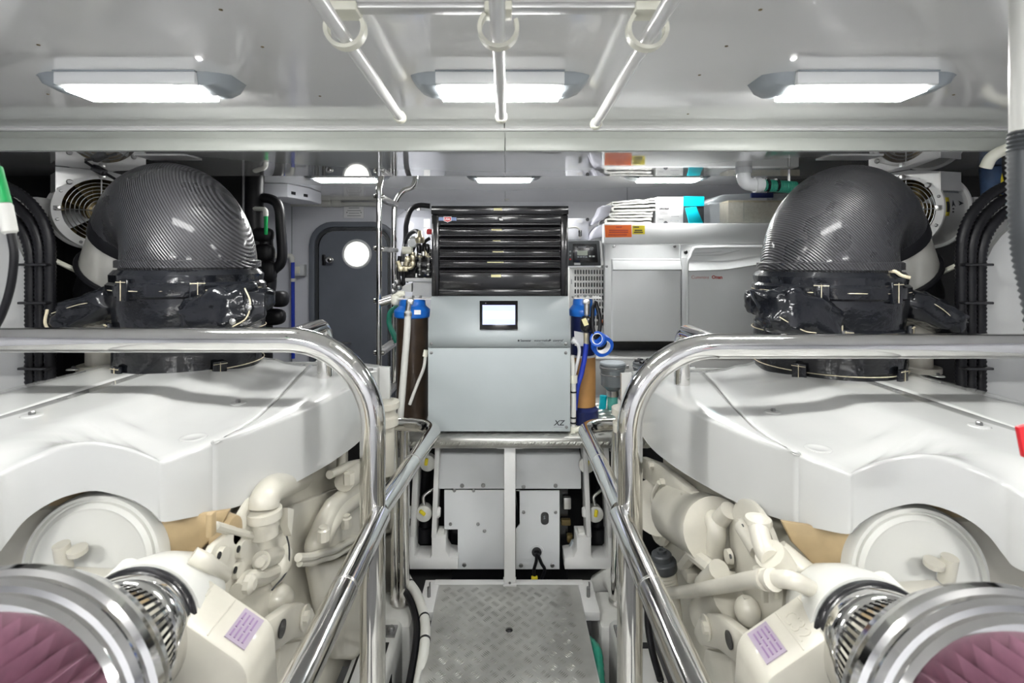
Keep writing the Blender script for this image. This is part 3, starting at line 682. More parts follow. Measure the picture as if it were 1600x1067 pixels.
        MB().tube(smooth_path([G(468, 893, 0.55), G(488, 891, 0.545), G(504, 885, 0.545), G(524, 879, 0.545), G(547, 865, 0.545), G(582, 847, 0.55)]), 0.009, 10).build('manifold_seam', 'cream', e)
        MB().prism_dir([G(a, b, 0.60) for a, b in ((470, 890), (500, 888), (530, 876), (604, 842), (604, 1040), (510, 1040), (484, 960))], (0.045, 0, 0)).build('manifold_foot', 'cream', e, bevel=0.020, seg=3)
        MB().prism_dir([G(a, b, 0.64) for a, b in ((302, 905), (322, 868), (352, 842), (420, 850), (450, 800), (500, 780), (610, 735), (610, 1050), (300, 1050))], (0.02, 0, 0)).build('side_casting', 'cream', e, bevel=0.008)
        for px, py in ((505, 848), (541, 826)): MB().lathe([(0.018, 0), (0.018, 0.03), (0.013, 0.034), (0.013, 0.04)], G(px, py + 8, 0.525), (0, 0, 1), 8).build('stud_nut', 'cream', e)
        # hardware under the far end of the cover
        MB().cyl(G(538, 762, 0.56), G(556, 748, 0.56), 0.035, 14).build('valve_body', 'cream', e)
        MB().cyl(G(545, 765, 0.545), G(545, 748, 0.545), 0.020, 6).build('valve_nut', 'cream', e)
        MB().tube(smooth_path([G(515, 752, 0.58), G(530, 745, 0.57), G(548, 735, 0.57), G(570, 730, 0.58)]), 0.014).build('fuel_line', 'cream', e)
        MB().tube([G(535, 700, 0.60), G(532, 752, 0.58)], 0.016).build('fuel_line', 'cream', e)
        # water neck with clamp below the seam
        MB().tube(smooth_path([G(470, 758, 0.66), G(446, 768, 0.63), G(424, 778, 0.61), G(414, 793, 0.605), G(412, 806, 0.605)]), 0.036, 18).build('water_neck', 'cream', e)
        MB().lathe([(0.036, 0), (0.043, 0.003), (0.043, 0.024), (0.036, 0.027)], G(412, 825, 0.605), (0, 0, 1), 20).build('neck_clamp', 'cream', e)
        MB().cyl(G(412, 826, 0.605), G(412, 850, 0.605), 0.034, 18).build('water_neck', 'cream', e)
        MB().tube(smooth_path([G(336, 838, 0.625), G(370, 846, 0.625), G(400, 850, 0.62), G(440, 838, 0.62)]), 0.010, 10).build('casting_lip', 'cream', e)
        MB().prism_dir([G(438, 806, 0.60), G(448, 808, 0.60), G(444, 850, 0.60), G(438, 835, 0.60)], (0.02, 0, 0)).build('gusset', 'cream', e)
        # round timing cover with holes and studs
        MB().lathe([(0.155, 0), (0.155, 0.010), (0.15, 0.014), (0.07, 0.02), (0.001, 0.022)], G(392, 880, 0.645), AX, 44).build('timing_cover', 'cream', e)
        for px, py in ((342, 884), (372, 873), (367, 906)):
            MB().lathe([(0.020, 0), (0.0185, 0.014)], G(px, py, 0.622), AX, 16).build('bolt_boss', 'cream', e)
            MB().lathe([(0.0075, 0), (0.0075, 0.002)], G(px, py, 0.607), AX, 12).build('bolt_hole', 'black', e)
            MB().tube([G(px, py, 0.63), G(px + 16, py - 12, 0.64)], 0.013, 10).build('boss_rib', 'cream', e)
        MB().tube([G(408, 890, 0.60), G(440, 876, 0.64)], 0.022, 14).build('stud_boss', 'cream', e)
        MB().cyl(G(406, 893, 0.59), G(411, 889, 0.595), 0.012, 8).build('stud_nut', 'cream', e)
        MB().ball(G(432, 895, 0.63), (0.04, 0.06, 0.035), rot=Matrix.Rotation(0.5, 3, 'X')).build('casting_lobe', 'cream', e)
        MB().tube(smooth_path([G(372, 940, 0.60), G(388, 920, 0.60), G(410, 915, 0.61), G(440, 900, 0.63)]), 0.02, 10).build('casting_rib', 'cream', e)
        MB().lathe([(0.022, 0), (0.022, 0.012), (0.012, 0.02)], G(385, 928, 0.59), AX, 8).build('stud_nut', 'cream', e)
        MB().tube(smooth_path([G(300, 885, 0.62), G(320, 895, 0.60), G(335, 905, 0.60), G(350, 915, 0.62)]), 0.016, 12).build('coolant_hose', 'cream', e)
        MB().box(G(330, 835, 0.62), (0.014, 0.02, 0.05)).build('drain_tab', 'tan', e, bevel=0.004)
        MB().lathe([(0.05, 0), (0.04, 0.03), (0.02, 0.04)], G(345, 850, 0.66), AX, 18).build('casting_lobe', 'tan', e)
        MB().tube(smooth_path([G(445, 840, 0.595), G(452, 870, 0.595), G(448, 905, 0.595), G(425, 935, 0.60)]), 0.0025, 6).build('wire', 'dark_grey', e)
        MB().ball(G(430, 950, 0.62), (0.05, 0.04, 0.04)).build('casting_lobe', 'cream', e)

engR = engine(1, 0.0, -0.004, 'right')
engL = engine(-1, 0.0, 0.022, 'left')

# ------------------------------------------------------------------ air filters (pink pleats, polished rings) and their white housings
def air_filter(sx, dz, side):
    T = lambda p: Vector((sx * p[0], p[1], p[2] + dz))
    A, B = T((0.672, 0.90, 0.825)), T((0.650, 0.625, 0.885))
    d = (B - A).normalized(); L = (B - A).length
    t = thing('air_filter', 'pink pleated air filter with polished rings in front of %s engine' % side, 'air filter', B)
    MB().lathe([(0.104, -0.03), (0.113, -0.028), (0.115, -0.022), (0.113, -0.016), (0.106, -0.014)], A, d, 56).build('rubber_rim', 'black', t)
    MB().lathe([(0.106, -0.016), (0.110, -0.010), (0.110, 0.030), (0.106, 0.036), (0.096, 0.036)], A, d, 56).build('clamp_ring', 'chrome', t)
    MB().lathe([(0.094, 0.02), (0.122, 0.16)], A, d, 48).build('slot_cone', 'black', t)
    a, u, v = frame(d); n = 60
    for k in range(n):
        an = 2 * math.pi * k / n; rd = u * math.cos(an) + v * math.sin(an)
        if rd.dot(Vector((-sx, 0, 1))) < -0.5: continue        # underside is never exposed
        tg = d.cross(rd)
        p0, p1 = A + d * 0.03 + rd * 0.103, A + d * 0.155 + rd * 0.134
        MB().prism_dir([p0 - tg * 0.0028, p1 - tg * 0.0032, p1 + tg * 0.0032, p0 + tg * 0.0028], rd * -0.008).build('fin', 'chrome', t)
    MB().lathe([(0.120, 0.142), (0.142, 0.146), (0.158, 0.156), (0.162, 0.168), (0.158, 0.176), (0.176, 0.186), (0.187, 0.200), (0.189, 0.212), (0.183, 0.220), (0.196, 0.228), (0.208, 0.242), (0.212, 0.256), (0.210, 0.268), (0.203, 0.272), (0.203, 0.282), (0.197, 0.289), (0.190, 0.291), (0.190, 0.300), (0.183, 0.307), (0.174, 0.309), (0.150, 0.309)], A, d, 72).build('bell_ring', 'chrome', t, angle=22)
    npl = 46; vs = []; R = 0.174; rows = []
    for h, s in ((0.305, 1.0), (0.47, 0.94)):
        row = []
        for k in range(npl * 2 + 1):
            an = math.pi * k / npl; r = (R if k % 2 else R - 0.030) * s
            row.append(A + d * h + (u * math.cos(an) + v * math.sin(an)) * r)
        rows.append(row)
    MB().grid(rows).build('pleats', 'pink', t, smooth=False)
    MB().lathe([(0.12, 0.465), (0.172, 0.465), (0.174, 0.485), (0.16, 0.495), (0.001, 0.495)], A, d, 48).build('end_cap', 'chrome', t)
    hs = thing('filter_housing', 'white cast intake housing between round cover and air filter, %s engine' % side, 'housing', A + Vector((0, 0.1, -0.1)))
    MB().lathe([(0.06, -0.24), (0.085, -0.20), (0.108, -0.13), (0.116, -0.08), (0.116, -0.032), (0.10, -0.03)], A, d, 40).build('throat', 'white_plastic', hs)
    q0 = T((0.64, 1.0, 0.90)); MB().prism_dir([q0, q0 + Vector((sx * 0.10, 0.0, 0.028)), q0 + Vector((sx * 0.12, 0, -0.06)), q0 + Vector((sx * 0.02, 0, -0.07))], (0, -0.08, -0.01)).build('shoulder', 'white_plastic', hs, bevel=0.015)
air_filter(1, -0.025, 'right'); air_filter(-1, 0.0, 'left')

# ------------------------------------------------------------------ chrome guard rails
def rails(sx, side, xh, zb, ynear, xl, xr, xf):
    r = 0.037; YH = 1.51
    t = thing('guard_rail', 'polished steel guard rail hoop around the %s engine' % side, 'rail', (xh, YH, -0.1))
    far = sx * 2.0
    MB().tube(arc([(far, YH, zb), (xh, YH, zb), (xh, YH, -0.15)], 0.25, 16), r, 24).build('hoop', 'chrome', t)
    # rail running back along the engine from the hoop and dropping to the cover
    MB().tube(arc([(xl, YH, zb), (xl, 1.86, zb), (xl, 1.86, 1.02)], 0.07, 8), 0.028, 18).build('return_rail', 'chrome', t)
    # walkway handrail
    zr = 0.752; ye = 2.295
    MB().tube([(xr, ynear, zr), (xr, YH - 0.02, zr)], 0.031, 20).build('handrail', 'chrome', t)
    MB().tube(arc([(xr + sx * 0.012, YH + 0.01, zr), (xf, ye, zr), (xf + sx * 0.24, ye + 0.03, zr)], 0.105, 12), 0.031, 20).build('handrail', 'chrome', t)
    k_ = (1.88 - YH) / (ye - YH); wx = xr + (xf - xr) * k_ + sx * 0.007
    MB().lathe([(0.0316, -0.004), (0.0316, 0.004)], (wx, 1.88, zr), (xf - xr, ye - YH, 0), 20).build('weld_seam', 'steel', t)
    MB().lathe([(0.0316, -0.004), (0.0316, 0.004)], (xr, 1.16, zr), (0, 1, 0), 20).build('weld_seam', 'steel', t)
    for k, dx in enumerate((0.155, 0.20)):
        MB().tube([(xf + sx * dx, ye + 0.02, zr), (xf + sx * dx, ye + 0.02, -0.04)], 0.024 if k == 0 else 0.018, 14).build('post', 'chrome', t)
    MB().lathe([(0.05, 0), (0.05, 0.008), (0.026, 0.012)], (xf + sx * 0.17, ye + 0.02, -0.048), (0, 0, 1), 18).build('foot_flange', 'steel', t)
rails(-1, 'left', -0.392, 1.262, 0.72, -0.655, -0.366, -0.302)
rails(1, 'right', 0.366, 1.244, 0.72, 0.64, 0.331, 0.345)

# ------------------------------------------------------------------ exhaust risers with lagging
def riser(sx, ox, oz, side):
    T = lambda p: Vector((sx * p[0] + ox, p[1], p[2] + oz))
    t = thing('exhaust_riser', 'black carbon fibre exhaust elbow above lagged riser on the %s engine' % side, 'exhaust', T((1.225, 1.98, 1.08)))
    C = Vector((1.225, 1.98, 1.478)); dr = Vector((0.86, 0.51, 0)).normalized(); R = 0.195
    pts, rs = [], []
    for k in range(29):
        a = math.radians(-8 + 154 * k / 28)
        ca = max(a, 0)
        p = C + dr * (R * (1 - math.cos(ca))) + Vector((0, 0, R * math.sin(ca) * 1.02 + (a if a < 0 else 0) * 0.2))
        pts.append(T(p)); rs.append(0.232 - 0.042 * k / 28)
    endd = (pts[-1] - pts[-2]).normalized()
    # rings that would cross the inner side of the tight bend are kept apart by an offset of the section centre
    mb = MB(); n = 48; rows = []
    for i, p in enumerate(pts):
        tg = (pts[min(i + 1, 28)] - pts[max(i - 1, 0)]).normalized()
        side_v = Vector((-dr.y * sx, dr.x, 0)); side_v = Vector((sx * -dr.y, dr.x, 0)).normalized() if sx > 0 else Vector((dr.y, dr.x, 0)).normalized()
        side_v = (side_v - tg * side_v.dot(tg)).normalized(); out_v = side_v.cross(tg).normalized()
        row = []
        for k in range(n + 1):
            an = 2 * math.pi * k / n; o = math.sin(an)
            rr = rs[i]
            q = p + side_v * math.cos(an) * rr + out_v * o * rr
            row.append(q)
        rows.append(row)
    # clamp the inner side so that rows never pass through one another
    hub = T(C + dr * R)
    for i in range(len(rows)):
        tg = (pts[min(i + 1, 28)] - pts[max(i - 1, 0)]).normalized(); rad = (pts[i] - hub); rad -= tg * rad.dot(tg); 
        if rad.length > 1e-4:
            rad.normalize()
            rows[i] = [q if (q - hub).dot(rad) > 0.008 else q + rad * (0.008 - (q - hub).dot(rad)) for q in rows[i]]
    MB().grid(rows).build('elbow', 'carbon', t, angle=60)
    MB().lathe([(0.232, -0.014), (0.243, -0.012), (0.243, 0.012), (0.234, 0.016)], T(C), (0, 0, 1), 48).build('elbow_flange', 'carbon', t)
    e0 = pts[-1]
    MB().lathe([(0.193, -0.03), (0.196, -0.02), (0.196, 0.02), (0.19, 0.024)], e0, endd, 40).build('rubber_sleeve', 'black_rubber', t)
    MB().lathe([(0.188, 0.0), (0.190, 0.19), (0.186, 0.195)], e0, endd, 40).build('steel_sleeve', 'sleeve', t)
    MB().span((T(C).x + sx * 0.05, 2.03, SOF - 0.004), (T(C).x + sx * 0.26, 2.13, SOF - 0.0005)).build('top_bracket', 'white_paint', t)
    MB().ring(e0 + endd * 0.18, endd, 0.194, 0.012, 40).build('clamp', 'black_rubber', t)
    MB().lathe([(0.178, 0.19), (0.178, 0.32)], e0, endd, 32).build('lower_pipe', 'black_rubber', t)
    MB().cyl(e0 + endd * 0.16 + Vector((sx * 0.17, -0.10, -0.01)), e0 + endd * 0.16 + Vector((sx * 0.28, -0.12, 0.05)), 0.010).build('clamp_screw', 'ivory', t)
    # lagging jacket
    jk = MB().lathe([(0.215, 1.06), (0.245, 1.07), (0.25, 1.12), (0.252, 1.20), (0.258, 1.21), (0.258, 1.255), (0.248, 1.262), (0.252, 1.36), (0.260, 1.368), (0.262, 1.405), (0.252, 1.415), (0.254, 1.44), (0.240, 1.458)],
                    T((C.x, C.y, 0)), (0, 0, 1), 96, wob=0.035).build('jacket', 'vinyl', t)
    cx = T(C)
    for z in (1.235, 1.388, 1.105):
        MB().ring((cx.x, cx.y, z + oz), (0, 0, 1), 0.2605 if z > 1.2 else 0.2535, 0.0018, 64, 6).build('stitching', 'stitch', jk)
    for az, z, h in ((-35, 1.39, 0.06), (18, 1.39, 0.075), (-20, 1.23, 0.07), (-50, 1.10, 0.07), (25, 1.10, 0.06), (40, 1.24, 0.07)):
        a = math.radians(-90 + az * sx); rot = Matrix.Rotation(a + math.pi / 2, 3, 'Z')
        p = Vector((cx.x + math.cos(a) * 0.262, cx.y + math.sin(a) * 0.262, z + oz))
        b_ = MB().box(p, (0.048, 0.014, h), rot).build('strap_loop', 'vinyl', jk, bevel=0.004)
        q = p + rot @ Vector((0, -0.0085, 0))
        MB().box(q + Vector((0, 0, h * 0.38)), (0.046, 0.002, 0.0025), rot).build('stitching', 'stitch', b_)
        MB().box(q, (0.002, 0.002, h * 0.9), rot).build('stitching', 'stitch', b_)
    # padded covers bulging out of the jacket
    def pad(px, py, Y, d, rz, ry, seed, e=0.62):
        c = P(px, py, Y); c = Vector((sx * c.x + ox, c.y, c.z + oz))
        rot = Matrix.Rotation(sx * rz, 3, 'Z') @ Matrix.Rotation(sx * ry, 3, 'Y')
        o = MB().ball(c, d, e, 36, 24, rot, wob=0.26, seed=seed).build('padded_cover', 'vinyl', t, angle=70)
        return o, c, rot
    o, c, rot = pad(1238, 492, 1.70, (0.135, 0.085, 0.078), 0.25, 0.30, 3.1 + sx)
    MB().tube(smooth_path([c + rot @ Vector(q) for q in ((0.135, -0.03, 0.05), (0.15, -0.04, 0.0), (0.13, -0.05, -0.045), (0.09, -0.07, -0.06))]), 0.0025, 6).build('stitching', 'stitch', o)
    MB().tube(smooth_path([c + rot @ Vector(q) for q in ((-0.12, -0.06, -0.03), (-0.05, -0.088, -0.05), (0.0, -0.09, -0.045))]), 0.0016, 6).build('stitching', 'stitch', o)
    MB().lathe([(0.010, 0), (0.010, 0.003), (0.006, 0.005)], c + rot @ Vector((0.10, -0.075, -0.045)), (0, -1, 0), 14).build('snap', 'steel', o)
    fl = MB().prism_dir([c + rot @ Vector(q) for q in ((0.10, -0.045, 0.05), (0.19, -0.015, 0.02), (0.17, -0.02, -0.06), (0.09, -0.06, -0.075))], (0, 0.012, 0)).build('flap', 'vinyl', t, bevel=0.004)
    MB().lathe([(0.010, 0), (0.010, 0.003), (0.006, 0.005)], c + rot @ Vector((0.145, -0.045, -0.015)), (0, -1, 0), 14).build('snap', 'steel', fl)
    o, c, rot = pad(1436, 482, 1.90, (0.125, 0.08, 0.055), -0.2, 0.42, 8.3 + sx)
    MB().tube(smooth_path([c + rot @ Vector(q) for q in ((-0.115, -0.05, 0.05), (-0.13, -0.07, 0.0), (-0.12, -0.06, -0.06))]), 0.005, 6).build('stitching', 'stitch', o)
    MB().tube(smooth_path([c + rot @ Vector(q) for q in ((-0.10, -0.065, 0.03), (0, -0.078, 0.02), (0.10, -0.06, -0.01))]), 0.0014, 6).build('stitching', 'stitch', o)
    pad(1178, 470, 1.93, (0.035, 0.06, 0.042), 0.1, 0.0, 5.0)
    # rag of cord at the joint
    if sx > 0:
        MB().tube(smooth_path([P(1382, 425, 1.78), P(1398, 424, 1.75), P(1408, 430, 1.74), P(1422, 434, 1.73)]), 0.006, 8).build('cord', 'stitch', t)
    # pale flange feet on the engine
    for px, Y, r in ((1425, 2.04, 0.055),):
        f = P(px, 515, Y); f = Vector((sx * f.x + ox, f.y, 1.06 + oz))
        MB().lathe([(r * 1.5, 0), (r * 1.5, 0.02), (r, 0.022), (r, 0.21)], f, (0, 0, 1), 24).build('flange_foot', 'cream', t)
riser(1, 0.015, -0.004, 'right'); riser(-1, 0.012, 0.004, 'left')
# ------------------------------------------------------------------ watermaker cabinet
wm = thing('watermaker', 'light grey watermaker cabinet with touch screen under the tool chest', 'cabinet', (-0.03, 2.39, PT))
WL, WR = P(669, 600, 2.39).x, P(891, 600, 2.39).x
zs, zk, zt = P(0, 543, 2.39).z, P(0, 521, 2.395).z, P(0, 463, 2.48).z
MB().prism_dir([(WL + 0.01, 2.40, PT + 0.02), (WL + 0.01, 2.40, zk), (WL + 0.012, 2.49, zt - 0.005), (WL + 0.012, 2.80, zt - 0.005), (WL + 0.01, 2.80, PT + 0.02)], (WR - WL - 0.022, 0, 0)).build('body', 'dark_grey', wm)
MB().span((WL, 2.385, PT + 0.012), (WR, 2.40, zs - 0.0015)).build('lower_panel', 'grey_panel', wm, bevel=0.003)
y2, xl2, xr2 = 2.48, P(674, 463, 2.48).x, P(888, 463, 2.48).x
rows = [[(WL, 2.387, zs + 0.0015), (WR, 2.387, zs + 0.0015)], [(WL, 2.387, zk), (WR, 2.387, zk)], [(xl2, y2, zt), (xr2, y2, zt)], [(xl2, y2 + 0.31, zt), (xr2, y2 + 0.31, zt)]]
MB().grid(rows).build('upper_panel', 'grey_panel', wm, angle=5, solid=0.006)
for xs in ((WL, xl2), (WR, xr2)):
    x_ = min(xs, key=abs) if False else xs[0]
    MB().prism_dir([(xs[0], 2.39, PT + 0.012), (xs[0], 2.39, zk), (xs[1], y2, zt), (xs[1], 2.79, zt), (xs[0], 2.79, PT + 0.012)], (0.004 if xs[0] < 0 else -0.004, 0, 0)).build('side_panel', 'grey_panel', wm)
for px, py in ((674, 537), (674, 551), (884, 537), (884, 551), (885, 667)):
    p = P(px, py, 2.386); MB().lathe([(0.0075, 0), (0.0075, 0.003), (0.004, 0.005)], p, (0, -1, 0), 12).build('screw', 'bolt', wm)
# sloping face frame
sl = Vector((0, y2 - 2.387, zt - zk)); sn = Vector((0, -sl.z, sl.y)).normalized(); tilt = math.atan2(sl.z, sl.y)
def face(px, py, h=0.0):                              # point on the sloping panel under a pixel
    ty = -(py - VY) / FX
    # y*ty + EYE = zk + (y-2.387)*sl.z/sl.y
    k = sl.z / sl.y; y = (zk - 2.387 * k - EYE) / (ty - k)
    p = P(px, py, y); return p + sn * h
def quad_on(px0, py0, px1, py1, h0, h1): 
    q = [face(px0, py0, h0), face(px1, py0, h0), face(px1, py1, h0), face(px0, py1, h0)]; return MB().prism_dir(q, sn * (h1 - h0))
sc = quad_on(749.5, 471, 809, 516, 0.0, 0.010).build('touch_screen', 'black_gloss', wm, bevel=0.002)
mat('screen', (0.50, 0.56, 0.90), 0.15, emit=0.55)
mat('screen_white', (0.92, 0.94, 1.0), 0.15, emit=0.55)
quad_on(754, 478, 805, 508.5, 0.0101, 0.0108).build('display', 'screen', sc)
quad_on(756, 487, 803, 500, 0.0109, 0.0112).build('display_window', 'screen_white', sc)
MB().cyl(face(759, 475, 0.010), face(759, 475, 0.0115), 0.002, 8).build('led', 'grey', sc)
rotv = (math.pi / 2, 0, 0)
q = P(809, 533.5, 2.385); MB().span((q.x, 2.3845, q.z), (q.x + 0.008, 2.387, q.z + 0.008)).build('logo_square', 'ink', wm)
text('lettering', 'Seawater', 0.0135, 'ink', wm, P(813, 533.5, 2.3862), rotv, bold=0.0003)
text('lettering', 'watermaker', 0.0155, 'ink', wm, P(834, 533.5, 2.3862), rotv, shear=0.4)
text('lettering', '+', 0.018, 'ink', wm, P(857.5, 533.5, 2.3862), rotv, bold=0.0006)
text('lettering', 'control', 0.0155, 'ink', wm, P(863.5, 533.5, 2.3862), rotv, shear=0.4)
for px, w_ in ((845, 0.036), (873, 0.036)):
    for dy in (535.5, 537.8):
        q = P(px, dy, 2.386); MB().box((q.x, 2.3862, q.z), (w_ * (0.6 if dy < 537 else 1), 0.001, 0.002)).build('fine_print', 'grey_ink', wm)
text('lettering', 'XZ', 0.034, 'ink', wm, P(865.5, 664.5, 2.3852), rotv, shear=0.25, bold=0.0006)
q = P(872, 667, 2.385); MB().box((q.x, 2.3846, q.z), (0.042, 0.001, 0.003)).build('fine_print', 'grey_ink', wm)
for px in (690, 870): MB().cyl(P(px, 678, 2.43), P(px, 678, 2.43) + Vector((0, 0, 0.03)), 0.018).build('foot', 'black_rubber', wm)

# ------------------------------------------------------------------ tool chest
tcY = 2.485; tx0, tx1 = P(674.5, 400, tcY).x, P(887.5, 400, tcY).x
tz0, tz1 = zt + 0.0005, P(0, 322, tcY).z
tc = thing('tool_chest', 'black steel tool chest with drawers on top of the watermaker', 'tool chest', (0, tcY, tz0))
def tz(py): return P(0, py, tcY).z
MB().span((tx0 + 0.02, tcY + 0.02, tz0), (tx1 - 0.02, tcY + 0.30, tz1 - 0.02)).build('case', 'black', tc)
for xa, xb in ((tx0, tx0 + 0.034), (tx1 - 0.034, tx1)): MB().span((xa, tcY - 0.004, tz0), (xb, tcY + 0.30, tz(336))).build('side_frame', 'black_gloss', tc, bevel=0.003)
MB().span((tx0 + 0.034, tcY, tz0), (tx1 - 0.034, tcY + 0.04, tz(452.5))).build('bottom_rail', 'black_gloss', tc, bevel=0.003)
MB().span((tx0 + 0.034, tcY - 0.003, tz(348)), (tx1 - 0.034, tcY + 0.03, tz(336.5))).build('top_rail', 'black_gloss', tc, bevel=0.002)
MB().span((tx0 - 0.002, tcY - 0.008, tz(335)), (tx1 + 0.002, tcY + 0.30, tz1)).build('lid', 'black_gloss', tc, bevel=0.004)
lk = MB().lathe([(0.011, 0), (0.011, 0.012), (0.007, 0.014)], P(781, 342, tcY - 0.003), (0, -1, 0), 14).build('lock', 'black', tc)
MB().box(P(783, 343, tcY - 0.017), (0.016, 0.006, 0.008)).build('key', 'bolt', lk)
dr_ = [(349.5, 366, 358, 776), (367, 383, 374.5, 776), (384, 399.5, 392, 778), (400.5, 416.5, 408.5, 774), (418, 451.5, 431, 775)]
for i, (a, b_, tg_, pxm) in enumerate(dr_):
    d = MB().span((tx0 + 0.037, tcY + 0.002, tz(b_)), (tx1 - 0.037, tcY + 0.03, tz(a) - 0.022)).build('drawer', 'black_gloss', tc, bevel=0.003)
    pr = [(0, tcY + 0.022, tz(a) - 0.002), (0, tcY + 0.002, tz(a) - 0.012), (0, tcY - 0.007, tz(a) - 0.020), (0, tcY - 0.006, tz(a) - 0.026), (0, tcY + 0.004, tz(a) - 0.024)]
    if i == 4: pr = [(0, y, z + 0.004) for _, y, z in pr]
    MB().prism_dir([(tx0 + 0.038, y, z) for _, y, z in pr], (tx1 - tx0 - 0.076, 0, 0)).build('drawer_pull', 'black_gloss', d, bevel=0.001)
    wd = (0.050, 0.036, 0.052, 0.080, 0.048)[i]
    p = P(pxm, tg_, tcY + 0.001); MB().box((p.x, tcY + 0.0012 if i < 4 else tcY + 0.0012, p.z), (wd, 0.0016, 0.013)).build('drawer_label', 'pale_yellow', d)
p = P(778, 327, tcY - 0.009); MB().box((p.x, tcY - 0.0085, p.z), (0.040, 0.0016, 0.012)).build('lid_label', 'pale_yellow', tc)
p = P(699.5, 342.2, tcY); bg = MB().box((p.x, tcY - 0.0042, p.z), (0.085, 0.002, 0.016)).build('badge', 'label_lilac', tc)
MATS['badge_blue'] = mat('badge_blue', (0.18, 0.25, 0.45), 0.4); bg.data.materials[0] = MATS['badge_blue']
MB().prism_dir([P(693, 338.5, tcY - 0.006), P(705.5, 338.5, tcY - 0.006), P(705.5, 345, tcY - 0.006), P(699.3, 347.5, tcY - 0.006), P(693, 345, tcY - 0.006)], (0, -0.0012, 0)).build('badge_shield', 'label_white', bg)
MB().prism_dir([P(694, 339.3, tcY - 0.0073), P(704.5, 339.3, tcY - 0.0073), P(704.5, 344.6, tcY - 0.0073), P(699.3, 346.5, tcY - 0.0073), P(694, 344.6, tcY - 0.0073)], (0, -0.0006, 0)).build('badge_shield', 'red', bg)
text('lettering', 'USA', 0.015, 'label_white', bg, P(694.3, 344, tcY - 0.0082), rotv, bold=0.0005)

# ------------------------------------------------------------------ small generator under the platform
gs = thing('under_platform_generator', 'white panelled generator with screw holes below the raised platform', 'generator', (0.02, 2.55, -0.02))
gy = 2.50
x0, x1 = P(685, 0, gy).x, P(908, 0, gy).x
ztp, zmd, zlo = P(0, 704, gy).z, P(0, 731, gy).z, P(0, 764, gy).z
MB().prism_dir([(x0, gy, zlo), (x0, gy, zmd - 0.008), (x0, gy + 0.03, ztp - 0.03), (x0, gy + 0.12, ztp), (x0, gy + 0.5, ztp), (x0, gy + 0.5, zlo)], (x1 - x0, 0, 0)).build('top_cover', 'light_grey', gs, bevel=0.004)
MB().span((x0 + 0.05, gy + 0.12, -0.15), (x1 - 0.05, gy + 0.5, zlo)).build('core', 'black', gs)
def XZ(pts, y): return [(P(px, py, y).x, P(px, py, y).z) for px, py in pts]
MB().prism(XZ([(694.5, 765), (794, 765), (794, 888), (715.5, 888), (715.5, 826), (694.5, 826)], gy + 0.01), gy + 0.004, gy + 0.012).build('left_panel', 'light_grey', gs)
MB().prism(XZ([(806, 766), (874, 766), (874, 888), (806, 888), (806, 826), (812, 818), (812, 765.5)], gy + 0.01), gy + 0.004, gy + 0.012).build('right_panel', 'light_grey', gs)
for px, py in ((722, 758.5), (755, 758), (710, 766), (740, 766), (704, 818.5), (747, 818.5), (757, 829), (725.5, 882), (818, 760), (868, 758.5), (818, 800), (868, 800), (814, 883), (863, 883)):
    r_ = 0.0105 if py < 762 or py > 880 else 0.0085
    bolts(gs, [P(px, py, gy + (0.0 if py < 765 else 0.004))], (0, -1, 0), r_, 0.006)
pp = rrect(P(845, 0, gy).x, P(857.5, 0, gy).x, P(0, 820, gy).z, P(0, 800.5, gy).z, 0.017, 4)
MB().prism(pp, gy + 0.001, gy + 0.0035).build('switch_window', 'black', gs)
text('switch_mark', 'S', 0.022, 'grey', gs, P(849, 811, gy), rotv)
p = P(838.5, 863, gy); MB().cyl((p.x, gy + 0.0035, p.z), (p.x, gy + 0.0005, p.z), 0.024, 24).build('cable_hole', 'black', gs)
MB().ring((p.x, gy + 0.003, p.z), (0, 1, 0), 0.034, 0.0022, 24, 6, a0=math.pi, a1=2 * math.pi).build('hole_plate', 'light_grey', gs)
for pts in ([(838, 864), (838, 876), (834, 892), (836, 902)], [(840, 865), (846, 880), (851, 890), (846, 904)]):
    MB().tube(smooth_path([P(a, b_, gy - 0.012) for a, b_ in pts]), 0.008, 8).build('cable', 'black_rubber', gs)
MB().box(P(835, 904, gy - 0.02), (0.03, 0.02, 0.02)).build('terminal', 'yellow', gs, bevel=0.003)
for px, py, d in ((886, 785, (0.04, 0.03, 0.06)), (884, 815, (0.05, 0.03, 0.03)), (890, 840, (0.03, 0.03, 0.04))):
    MB().box(P(px, py, gy + 0.10), d).build('inner_fitting', 'steel' if py < 800 else 'brass_brown', gs, bevel=0.006)
MB().tube(smooth_path([P(880, 862, gy + 0.06), P(890, 858, gy + 0.06), P(897, 845, gy + 0.06)]), 0.014).build('inner_hose', 'grey', gs)
